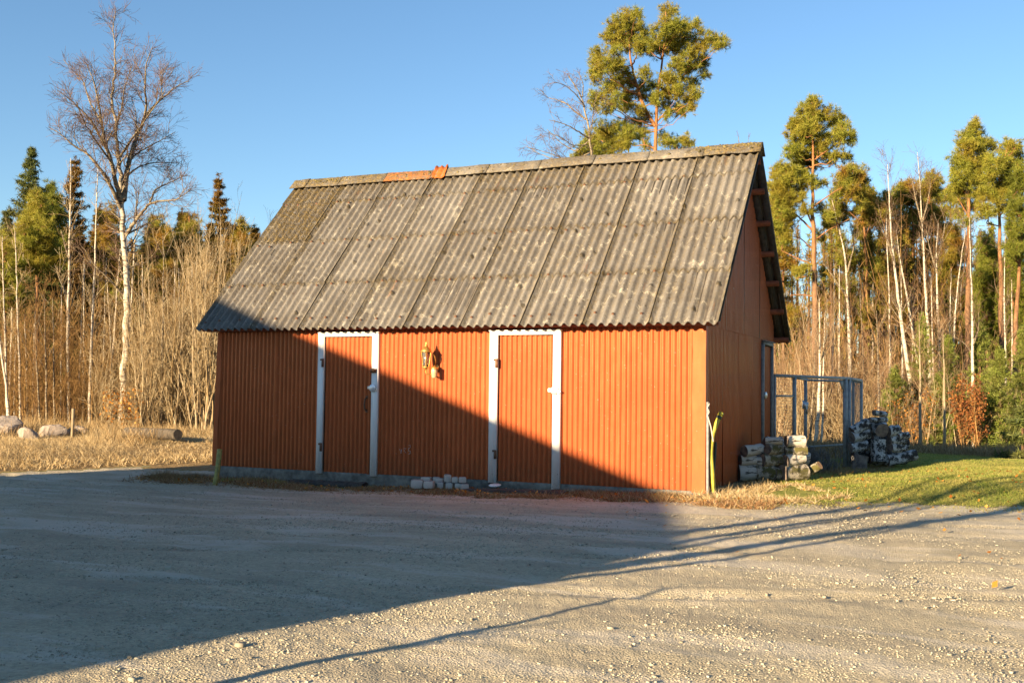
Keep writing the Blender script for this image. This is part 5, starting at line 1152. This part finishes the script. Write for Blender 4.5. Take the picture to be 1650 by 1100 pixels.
def bush_fan(name, label, px, pb, ptop, D, wpx, n, twig, rng, r=.012, group=None, leaves=None, nl=0, k2=12, l2=.6, k3=4, l3=.3, bark=None, stuff=False, cat='bush', curl=.06):
    if px > 1230 and D > 20: D = D*1.1+11; r *= 1.5; l2 *= 1.4; l3 *= 1.4
    p = at(px, pb, D); b = np.array([p[0], p[1], H(p[0], p[1])]); hgt = at(px, ptop, D)[2]-b[2]; wd = wpx/FPX*D
    t = thing(name, label, cat, b, group); A = []
    for i in range(n):
        a = rng.uniform(0, 2*pi); lean = rng.uniform(0, wd/2)/hgt; h = hgt*rng.uniform(.55, 1.03)
        s = b+np.array([rng.normal(0, .10+.12*wd), rng.normal(0, .10+.12*wd), -.05]); A.append((path(s, (cos(a)*lean, sin(a)*lean, 1), h, 10, curl, .05, rng), np.linspace(r*rng.uniform(.6, 1.2), .003, 10)))
    B = []
    for P, rr in A: B += children(P, rr, k2, .15, 1, .5, l2, rng, .5, n=5, rf=.5, rmin=.0025)
    C = []
    for P, rr in B: C += children(P, rr, k3, .1, 1, .6, l3, rng, .2, n=4, rf=.7, rmin=.002)
    mb = MB(); mb.tubes(A, 5); mb.build('stems', bark or twig, t, smooth=True); mb = MB(); mb.tubes(B, 3); mb.tubes(C, 3); mb.build('twigs', twig, t)
    if leaves is not None:
        src = np.concatenate([P for P, _ in B+C]); k = rng.integers(0, len(src), nl); mb = MB(); q = src[k]+rng.normal(0, .02, (nl, 3)); d = rng.normal(size=(nl, 3)); d[:, 2] -= .4; d /= np.linalg.norm(d, axis=1, keepdims=True)
        s = np.cross(d, rng.normal(size=(nl, 3))); s /= np.linalg.norm(s, axis=1, keepdims=True); Ln = rng.uniform(.05, .10, nl)[:, None]
        V = np.stack([q, q+d*Ln*.5+s*Ln*.32, q+d*Ln, q+d*Ln*.5-s*Ln*.32], 1).reshape(-1, 3); mb.addnp(V, None, np.arange(nl*4).reshape(nl, 4)); mb.build('leaves', leaves, t)
    return t
def bushes():
    rng = np.random.default_rng(61)
    bush_fan('oak_sapling', 'shrub with withered orange leaves at the foot of the big birch', 200, 700, 625, 26.5, 60, 9, M['twig_tan'], rng, leaves=M['oakleaf'], nl=420)
    bush_fan('copper_bush', 'copper-leaved bush in front of the young spruces on the right', 1556, 728, 620, 22.5, 42, 12, M['twig_brown'], rng, leaves=M['beechleaf'], nl=3000)
    bush_fan('orange_shrub', 'orange-leaved shrub right behind the far log pile', 1462, 720, 635, 23.5, 60, 12, M['twig_red'], rng, leaves=M['oakleaf'], nl=700)
    bush_fan('orange_shrub', 'faint brown-leaved shrub between the far log pile and the grey trunk', 1432, 715, 650, 25, 60, 10, M['twig_red'], rng, leaves=M['oakleaf'], nl=250)
    bush_fan('bare_shrub', 'tall fan-shaped reddish bare shrub behind the enclosure doorway', 1318, 722, 478, 25.5, 130, 22, M['twig_red'], rng, r=.02, k2=16, l2=.9, l3=.4, bark=M['graybark'])
    bush_fan('bare_shrub', 'reddish bare shrub between barn corner and the fan-shaped one', 1272, 722, 530, 26, 70, 12, M['twig_red'], rng, r=.016, k2=14, l2=.7)
    bush_fan('bare_shrub', 'pinkish bare shrub right of the fan-shaped one', 1385, 722, 545, 26.5, 90, 14, M['twig_red'], rng, r=.016, k2=14, l2=.7)
    bush_fan('bare_shrub', 'orange-brown bare shrub above the far log pile', 1430, 722, 560, 25.5, 80, 12, M['twig_red'], rng, r=.014, k2=14, l2=.7)
    bush_fan('bare_shrub', 'thin-twigged bare shrub in front of the olive young spruce', 1500, 722, 560, 24.5, 60, 10, M['twig_red'], rng, r=.013, k2=12, l2=.6)
    bush_fan('bare_shrub', 'tall vase-shaped pale grey thicket shrub touching the barn left corner', 330, 712, 380, 27, 120, 24, M['twig_tan'], rng, r=.03, k2=14, l2=1., l3=.4, bark=M['graybark'])
    bush_fan('bare_shrub', 'pale grey multi-stemmed shrub behind the fallen trunk', 285, 708, 370, 28, 120, 20, M['twig_tan'], rng, r=.028, k2=14, l2=1., l3=.4, bark=M['graybark'])
    bush_fan('bare_shrub', 'golden multi-stemmed shrub rising highest beside the narrow rust-brown spruce', 320, 706, 300, 31, 110, 16, M['twig_tan'], rng, r=.035, k2=14, l2=1.1, l3=.5, bark=M['graybark'])
    bush_fan('bare_shrub', 'pale shrub right of the oak-leaved one', 238, 704, 470, 27, 70, 14, M['twig_tan'], rng, r=.02, k2=12, l2=.8, bark=M['graybark'])
    bush_fan('bare_shrub', 'golden bare shrub rising behind the left roof slope', 395, 700, 335, 32, 90, 16, M['twig_tan'], rng, r=.03, k2=12, l2=1., bark=M['graybark'])
    bush_fan('heather_bush', 'grey heather-like bush between the log piles', 1308, 752, 716, 16.6, 95, 60, M['heather'], rng, r=.004, k2=10, l2=.16, k3=3, l3=.08, curl=.1)
bushes()

# uncountable brushwood and far-off wood
def brush(name, label, x0, x1, D0, D1, n, h0, h1, twig, rng, r=.011, k2=7, l2=.7, k3=3, l3=.35, top=None):
    A = []
    for _ in range(n):
        px = rng.uniform(x0, x1); D = rng.uniform(D0, D1); p = at(px, 690, D); b = np.array([p[0], p[1], H(p[0], p[1])-.05]); h = rng.uniform(h0, h1)
        if top: h = min(h, max(.6, (at(px, top(px), D)[2]-b[2])*rng.uniform(.55, 1.02)))
        A.append((path(b, (rng.normal(0, .22), rng.normal(0, .22), 1), h, 8, .09, .05, rng), np.linspace(r*rng.uniform(.5, 1.6)*(.5+h/8), .003, 8)))
    B = []
    for P, rr in A: B += children(P, rr, k2, .08, 1, .95, l2, rng, .3, n=4, rf=.5, rmin=.003, curl=.2)
    C = []
    for P, rr in B: C += children(P, rr, k3, .1, 1, .9, l3, rng, .1, n=3, rf=.7, rmin=.0028, curl=.2)
    mb = MB(); mb.tubes(A, 4); mb.tubes(B, 3); mb.tubes(C, 3); o = mb.build(name, twig); tag(o, label, 'brushwood', kind='stuff')
def far_wood(name, label, x0, x1, D0, D1, n, topf, mat, rng, wr=.2, m=260, L=.34, Wd=.07, low=0.):
    mb = MB(); C = []; TR = []
    for _ in range(n):
        px = rng.uniform(x0, x1); D = rng.uniform(D0, D1); p = at(px, 690, D); b = np.array([p[0], p[1], H(p[0], p[1])]); h = at(px, topf(px)+rng.uniform(0, 45), D)[2]-b[2]
        u = rng.random(m)**.8*(1-low)+low; a = rng.uniform(0, 2*pi, m); r = h*wr*(1.02-u)*np.sqrt(rng.random(m))*(.75+.5*rng.random(m)); lay = .12*np.sin(u*h*6+rng.random()*6)
        C.append(np.stack([b[0]+r*np.cos(a), b[1]+r*np.sin(a), b[2]+u*h-r*.25+lay], 1)); TR.append((np.array([b, b+np.array([0, 0, h*.5]), b+np.array([0, 0, h*.97])]), np.array([.12, .08, .02])))
    tufts(mb, np.concatenate(C), 5, L, Wd, rng, up=-.05); mb.tubes(TR, 5, m=1); tag(mb.build(name, [mat, M['sprucebark']]), label, 'wood', kind='stuff')
def masses():
    rng = np.random.default_rng(71)
    ltop = lambda x: np.interp(x, [-200, 0, 60, 130, 200, 260, 300, 345, 380, 420, 460], [330, 350, 345, 350, 375, 380, 350, 345, 355, 365, 380])
    lbr = lambda x: np.interp(x, [-200, 0, 100, 200, 260, 300, 345, 400, 450], [420, 420, 430, 430, 400, 360, 330, 340, 350])
    brush('undergrowth', 'dense brown leafless undergrowth filling the left wood', -90, 430, 29, 38, 560, 2, 8, M['twig_brown'], rng, k2=11, top=lbr)
    brush('undergrowth', 'pale tan brushwood at the front of the left wood', 140, 360, 26.5, 30, 130, 1.2, 5, M['twig_tan'], rng, r=.010, k2=9, top=lbr)
    brush('undergrowth', 'tall pale brushwood stems beside the barn left corner', 225, 350, 26.5, 30, 120, 3, 7, M['twig_tan'], rng, r=.016, k2=9, top=lambda x: 330+max(0, 300-x)*1.3)
    far_wood('far_wood', 'far brown conifer wood behind the left trees', -150, 480, 42, 60, 170, lambda x: ltop(x)+8, M['sprucebrown'], rng, wr=.26)
    far_wood('far_wood', 'far dark conifer wood low behind the left trees', -200, 560, 50, 75, 70, lambda x: ltop(x)+50, M['spruce'], rng)
    brush('undergrowth', 'dark red-brown brushwood at the far left of the wood', -90, 190, 27.5, 31, 130, 1., 4.5, M['twig_brown'], rng, r=.009, k2=10, top=lbr)
    rtop = lambda x: np.interp(x, [1180, 1260, 1400, 1480, 1560, 1650, 1750], [470, 500, 520, 500, 470, 430, 430])
    brush('undergrowth', 'dense reddish bare undergrowth filling the right wood', 1235, 1700, 38, 48, 420, 2.5, 8, M['twig_red'], rng, r=.016, k2=9, l2=1., l3=.5, top=lambda x: 520)
    brush('undergrowth', 'brown brushwood at the front of the right wood', 1240, 1720, 36, 40, 300, 1.2, 4.5, M['twig_tan'], rng, r=.012, k2=8, l2=.7, l3=.4, top=lambda x: 585)
    brush('undergrowth', 'tall bare saplings far back between the right trunks', 1240, 1700, 44, 58, 330, 6, 14, M['twig_brown'], rng, r=.018, k2=12, l2=1.1, l3=.5, top=lambda x: 290)
    far_wood('far_wood', 'far olive conifer wood behind the right trunks', 1180, 1760, 48, 70, 75, rtop, M['spruce'], rng)
    far_wood('far_wood', 'far brown pine wood behind the right trunks', 1200, 1720, 46, 60, 90, lambda x: 345+.0*x, M['pinerust'], rng, wr=.15, m=210, low=.3, L=.2, Wd=.032)
    far_wood('far_wood', 'far wood closing the view behind the barn', 480, 1230, 46, 70, 60, lambda x: 560, M['spruce'], rng)
masses()
# many pale stems that stay countable: slim birches in the back of both woods
def stem_groups():
    rng = np.random.default_rng(81)
    def grp(lab, group, xs, D0, D1, top, bark, twig, r):
        for px in xs:
            D = rng.uniform(D0, D1); dx = rng.normal(0, 8)
            thin_tree('birch_tree', lab, [(px, 705), (px+dx*.3, 600), (px+dx*.7, 500), (px+dx, top+rng.uniform(0, 60))], D, r*rng.uniform(.7, 1.2), bark, twig, rng, dens=.55, group=group, k1=4, up=.5)
    grp('slim pale birch stem among many at the back of the left wood', 'slim birch stems at the back of the left wood', [22, 45, 52, 98, 125, 134, 163, 185, 226, 240, 275, 292, 308, 325], 30, 35, 400, M['birch'], M['twig_brown'], .032)
    grp('slim pale birch stem among many at the back of the right wood', 'slim birch stems at the back of the right wood', [1262, 1285, 1340, 1352, 1405, 1420, 1455, 1468, 1505, 1527, 1545, 1556, 1583, 1592, 1632, 1645], 33, 42, 400, M['birch'], M['twig_birch'], .05)
stem_groups()

# ------------------------------------------------------------------ grass, leaves
def grass():
    rng = np.random.default_rng(91)
    def sow(n, x0, x1, y0, y1, cond):
        x = rng.uniform(x0, x1, n); y = rng.uniform(y0, y1, n); k = cond(x, y); return x[k], y[k]
    def mk(name, label, mat, x, y, L0, L1, W, lean, droop, az=None, cat='grass', up=1.):
        n = len(x); P = np.stack([x, y, height(x, y)-.005], 1); D = rng.normal(0, lean, (n, 3)); D[:, 2] = up
        if az is not None: D[:, :2] += az
        D /= np.linalg.norm(D, axis=1, keepdims=True)
        L = rng.uniform(L0, L1, n)*(.55+.9*np.clip(.5+fbm(x*.8, y*.8, 3, 7), 0, 1)); mb = MB(); mb.blades(P, D, L, W, seg=2, droop=rng.uniform(0, droop, n)); tag(mb.build(name, M[mat]), label, cat, kind='stuff')
    # long blond grass on the left bank
    c = lambda x, y: (ledge(x, y) > .2+.4*rng.random(len(x))) & (ledge(x, y) < 11) & (fbm(x*.9, y*.9, 3, 17) > -.32+.5*rng.random(len(x))-.35)
    RK = [at(14, 693, 23.5), at(47, 701, 22.5), at(90, 696, 23.5), at(122, 693, 24.8), at(286, 700, 22.), at(262, 700, 22.3), at(235, 700, 22.6)]
    x, y = sow(330000, -22, 1, -2, 19, c); g = ledge(x, y); near = g < 1.2+.6*fbm(x, y, 2, 3)
    fr = np.zeros(len(x), bool)
    for r_ in RK:
        v = r_[:2]-CAM[:2]; dn = np.linalg.norm(v); v /= dn; a = (x-CAM[0])*v[0]+(y-CAM[1])*v[1]; b = np.abs((x-CAM[0])*v[1]-(y-CAM[1])*v[0]); fr |= (b < .55) & (a < dn) & (a > dn-2.2)
    far = ~near & ~fr & (g > 4.5); mid = ~near & ~fr & (g <= 4.5)
    az = np.array([-.25, .05]); mk('dry_grass', 'long blond dry grass covering the left bank', 'straw', x[far], y[far], .14, .40, .0042, .35, .6, az)
    mk('dry_grass', 'matted blond grass on the front slope of the left bank', 'straw', x[mid], y[mid], .08, .30, .004, .7, .7, az)
    mk('dry_grass', 'low grass round the boulders and the fallen trunk', 'straw', x[fr & ~near], y[fr & ~near], .05, .14, .005, .6, .6)
    mk('dry_grass', 'short trampled straw along the edge of the left bank', 'straw', x[near], y[near], .05, .16, .009, .6, .5)
    x, y = sow(16000, -16, -3, 3, 12, lambda x, y: (ledge(x, y) > 1.6) & (fbm(x*.6, y*.6, 3, 27) > .05)); mk('dead_stalks', 'brown dead weeds between the blond grass on the left bank', 'thatch', x, y, .25, .6, .010, .5, .5)
    # lawn
    x, y = sow(360000, 7.6, 16, -1.2, 15, lambda x, y: (redge(x, y) > -.42+.75*rng.random(len(x))) & (fbm(x*1.6, y*1.6, 3, 13) > -.55+.4*rng.random(len(x))))
    mk('lawn', 'short sunlit green lawn right of the barn', 'lawn', x, y, .022, .06, .006, .8, .4)
    x, y = sow(26000, 7.5, 9.6, -.7, 1.6, lambda x, y: (redge(x, y) > -.25+.3*rng.random(len(x))) & (fbm(x*2, y*2, 3, 19) > -.2+.55*(x-8))); mk('dry_grass', 'flattened blond straw in front of the nearer log pile', 'straw', x, y, .05, .17, .006, 1.1, .6)
    x, y = sow(9000, 7.9, 9.2, 3.2, 7.6, lambda x, y: x < 8.4+.12*y); mk('dead_stalks', 'grey tangled weeds around the enclosure post', 'thatch', x, y, .04, .16, .005, .9, .6)
    # strip along the plinth
    x, y = sow(62000, -.9, 8.6, -1.15, -.02, lambda x, y: (fbm(x*1.6, y*2.4, 3, 23) > .5*np.clip(-(y+.62+.25*sm((x-5)/2)), 0, 1)*2-.12) | (rng.random(len(x)) < .08))
    k = rng.random(len(x)) < .66; mk('dead_stalks', 'brown withered weeds along the barn plinth', 'weed', x[k], y[k], .035, .13, .006, 1., .6)
    mk('dry_grass', 'straw coloured tufts along the barn plinth', 'straw', x[~k], y[~k], .03, .10, .005, 1., .6)
    x, y = sow(9000, .3, 3.0, -.42, -.02, lambda x, y: fbm(x*2, y*2, 2, 33) > -.1); mk('moss_grass', 'dark green moss and grass under the left part of the barn wall', 'lawn', x, y, .02, .07, .005, .9, .4)
    for (cx, cy, r, n, h) in ((-.55, -.45, .28, 900, .20), (-.15, -.25, .2, 700, .16), (2.95, -.42, .25, 600, .14), (4.35, -.2, .12, 500, .2), (4.15, -.42, .22, 600, .1), (7.2, -.35, .35, 700, .12), (6.2, -.4, .4, 600, .09), (5.35, -.45, .3, 500, .1)):
        x = cx+rng.normal(0, r*.5, n); y = cy+rng.normal(0, r*.4, n); mk('weed_tuft', 'withered tuft of weeds at the foot of the barn front', 'thatch', x, y, h*.4, h, .004, .6, .6)
    # forest edge
    x, y = sow(60000, 7.8, 22, 6, 19, lambda x, y: y > 14.0-.3*np.maximum(x-9, 0)-1.2*rng.random(len(x))); mk('dead_stalks', 'grey dry grass and dead stems along the right forest edge', 'thatch', x, y, .12, .55, .012, .45, .5)
    x, y = sow(26000, 2, 9, 9, 20, lambda x, y: y > 9); mk('dead_stalks', 'dry stems on the forest floor behind the enclosure', 'thatch', x, y, .1, .45, .012, .5, .5)
    # fallen leaves
    n = 900; x = np.concatenate([rng.uniform(7.4, 12, 430), rng.uniform(-1, 8, 320), rng.uniform(7, 12, 150)]); y = np.concatenate([rng.uniform(-.8, 6, 430), rng.uniform(-1., -.1, 320), rng.uniform(-5.5, -1, 150)])
    k = np.concatenate([np.ones(750, bool), rng.random(150) < .12]); x = x[k]; y = y[k]; k = ~((x < 7.62) & (y > -.02)); x = x[k]; y = y[k]; n = len(x)
    q = np.stack([x, y, height(x, y)+.03], 1); d = rng.normal(size=(n, 3)); d[:, 2] *= .35; d /= np.linalg.norm(d, axis=1, keepdims=True); s = np.cross(d, [0, 0, 1.]+rng.normal(0, .3, (n, 3))); s /= np.linalg.norm(s, axis=1, keepdims=True); Ln = rng.uniform(.03, .065, n)[:, None]
    V = np.stack([q, q+d*Ln*.5+s*Ln*.35, q+d*Ln+np.array([0, 0, .008]), q+d*Ln*.5-s*Ln*.35], 1).reshape(-1, 3); mb = MB(); mb.addnp(V, None, np.arange(n*4).reshape(n, 4)); tag(mb.build('fallen_leaves', M['oakleaf']), 'small orange fallen leaves on lawn and gravel', 'leaves', kind='stuff')
grass()

# ------------------------------------------------------------------ what stands behind the photographer and throws the shadows
SD = np.array([sin(SA), cos(SA)]); WD = np.array([cos(SA), -sin(SA)]); TE = tan(SE)
def wsz(P): return P[0]*WD[0]+P[1]*WD[1], P[0]*SD[0]+P[1]*SD[1], P[2]
def back(P, s0):
    """point at distance coordinate s0 whose shadow falls on P"""
    w_, s, z = wsz(P); xy = WD*w_+SD*s0; return np.array([xy[0], xy[1], z+(s-s0)*TE])
def caster_house():
    s0, dep = -17., 9.
    A = back((7.0, 0, 0.), s0); B = back((1.41, 0, 2.02), s0)          # sloping roof edge as it falls on the barn wall
    wa, _, za = wsz(A); wb, _, zb = wsz(B); m = (zb-za)/(wb-wa); wr = float(np.mean([wsz(gpx(*p))[0] for p in ((0, 1090), (250, 1040), (490, 985), (800, 925))]))+.24; wl = float(np.mean([wsz(gpx(*p))[0] for p in ((0, 762), (345, 749))])); Z = lambda w_: za+m*(w_-wa)
    def pt(w_, s, z): xy = WD*w_+SD*s; return np.array([xy[0], xy[1], z])
    c = pt((wl+wr)/2, s0-dep/2, 0); t = thing('shed', 'large red shed with a mono-pitch roof standing behind the photographer', 'shed', (c[0], c[1], H(c[0], c[1])))
    mb = MB(); V = [pt(w_, s, z) for s in (s0-.25, s0-dep) for w_, z in ((wl+.2, -.6), (wr-.2, -.6), (wr-.2, Z(wr-.2)-.18), (wl+.2, Z(wl+.2)-.18))]
    mb.add(np.array(V), [(0, 1, 2, 3), (5, 4, 7, 6), (1, 5, 6, 2), (4, 0, 3, 7), (3, 2, 6, 7)]); mb.build('walls', M['houseplaster'], t)
    mb = MB(); V = [pt(w_, s, z+dz) for dz in (-.15, 0) for s in (s0, s0-dep-.2) for w_, z in ((wl, Z(wl)), (wr, Z(wr)))]
    mb.add(np.array(V), [(0, 2, 3, 1), (4, 5, 7, 6), (0, 1, 5, 4), (2, 6, 7, 3), (0, 4, 6, 2), (1, 3, 7, 5)]); mb.build('roof', M['darkwood'], t)
    mb = MB(); f = lambda w_, z: pt(w_, s0-.22, z)
    for w0 in (5.6, 2.4): mb.add(np.array([f(w0, .2), f(w0+.9, .2), f(w0+.9, 1.9), f(w0, 1.9)]), [(0, 1, 2, 3)])
    mb.build('door', M['white'], t)
caster_house()
def caster_trees():
    rng = np.random.default_rng(101)
    S = [('bare tree behind the photographer, lowest shadow', [(330, 1108), (560, 1056), (700, 1030), (820, 1008), (900, 986), (1000, 965), (1090, 948)], -9.6, .058, .016, 0),
         ('bare tree behind the photographer, thickest trunk', [(500, 985), (700, 948), (825, 936), (975, 915), (1125, 893), (1275, 868), (1425, 848), (1560, 836)], -9.8, .085, .06, 1),
         ('bare tree behind the photographer, second trunk', [(560, 968), (700, 938), (825, 914), (975, 888), (1125, 870), (1275, 846), (1400, 826), (1500, 808)], -10.6, .07, .05, 1),
         ('bare tree behind the photographer, third trunk', [(640, 948), (760, 918), (860, 897), (980, 872), (1100, 857), (1230, 838), (1350, 820)], -11.6, .06, .04, 1),
         ('bare tree behind the photographer, slim pole', [(530, 982), (700, 956), (825, 944), (975, 926), (1125, 908), (1275, 884)], -9.3, .035, .03, 1),
         ('bare tree behind the photographer, fourth trunk', [(700, 926), (850, 900), (1000, 878), (1150, 852), (1300, 828), (1450, 806), (1600, 786)], -12.4, .055, .04, 1),
         ('bare tree behind the photographer, fifth trunk', [(820, 938), (950, 921), (1100, 899), (1250, 874), (1400, 852), (1600, 826)], -10.1, .05, .045, 1),
         ('bare tree behind the photographer, rightmost trunk', [(1100, 880), (1250, 856), (1400, 830), (1500, 812), (1640, 790)], -11., .045, .035, 1)]
    for lab, px, s0, r0, r1, crown in S:
        P = [back(gpx(*p), s0) for p in px]; P = np.array(P)
        b = P[0].copy(); d = P[1]-P[0]; g = H(b[0], b[1]); foot = np.array([b[0], b[1], g-.1]); Q = [foot]+[p for p in P if p[2] > g+.25]
        Q = np.array(Q)
        if crown:
            d = (Q[-1]-Q[-3]); d /= np.linalg.norm(d); d = d*.5+np.array([0, 0, .5]); Q = np.concatenate([Q, path(Q[-1], d, 2.6, 6, .08, .08, rng)[1:]])
        Q = smoothp(resample(Q, 26), 2); R_ = np.linspace(r0, r1 if not crown else .012, 26)
        if crown: R_ = np.concatenate([np.linspace(r0, r1, 16), np.linspace(r1, .01, 10)])
        g_ = (foot[0], foot[1], g)
        if crown: 
            t = bare_tree('birch_tree', lab, [(Q, R_)], g_, M['twig_birch'], M['birch'], M['birchlimb'], .5, rng=rng, l1=.9, l2=.5, l3=.3, k1=4, k2=4, k3=3)
        else:
            t = tree_thing('sapling_tree', lab, g_); mb = MB(); mb.tubes([(Q, R_)], 8); A = children(Q, R_, 5, .6, .95, .5, .5, rng, .3); mb.build('trunk', M['birch'], t); mb = MB(); mb.tubes(A, 4); mb.build('branches', M['birchlimb'], t)
    # broad wood far behind, seen only in reflections
    C = []
    mb = MB(); 
    for _ in range(130):
        a = rng.uniform(rad(60), rad(215)); D = rng.uniform(48, 70)
        if abs(a-(pi+SA)) < .22 or True:
            x, y = 8+D*sin(a), -8+D*cos(a)
        h = rng.uniform(5, 7.5) ; m = 160; u = rng.random(m); aa = rng.uniform(0, 2*pi, m); r = 2.4*(1.1-u)*np.sqrt(rng.random(m)); C.append(np.stack([x+r*np.cos(aa), y+r*np.sin(aa), u*h], 1))
    tufts(mb, np.concatenate(C), 4, .9, .3, rng); tag(mb.build('far_wood', M['spruce']), 'low dark wood far behind the photographer', 'wood', kind='stuff')
caster_trees()
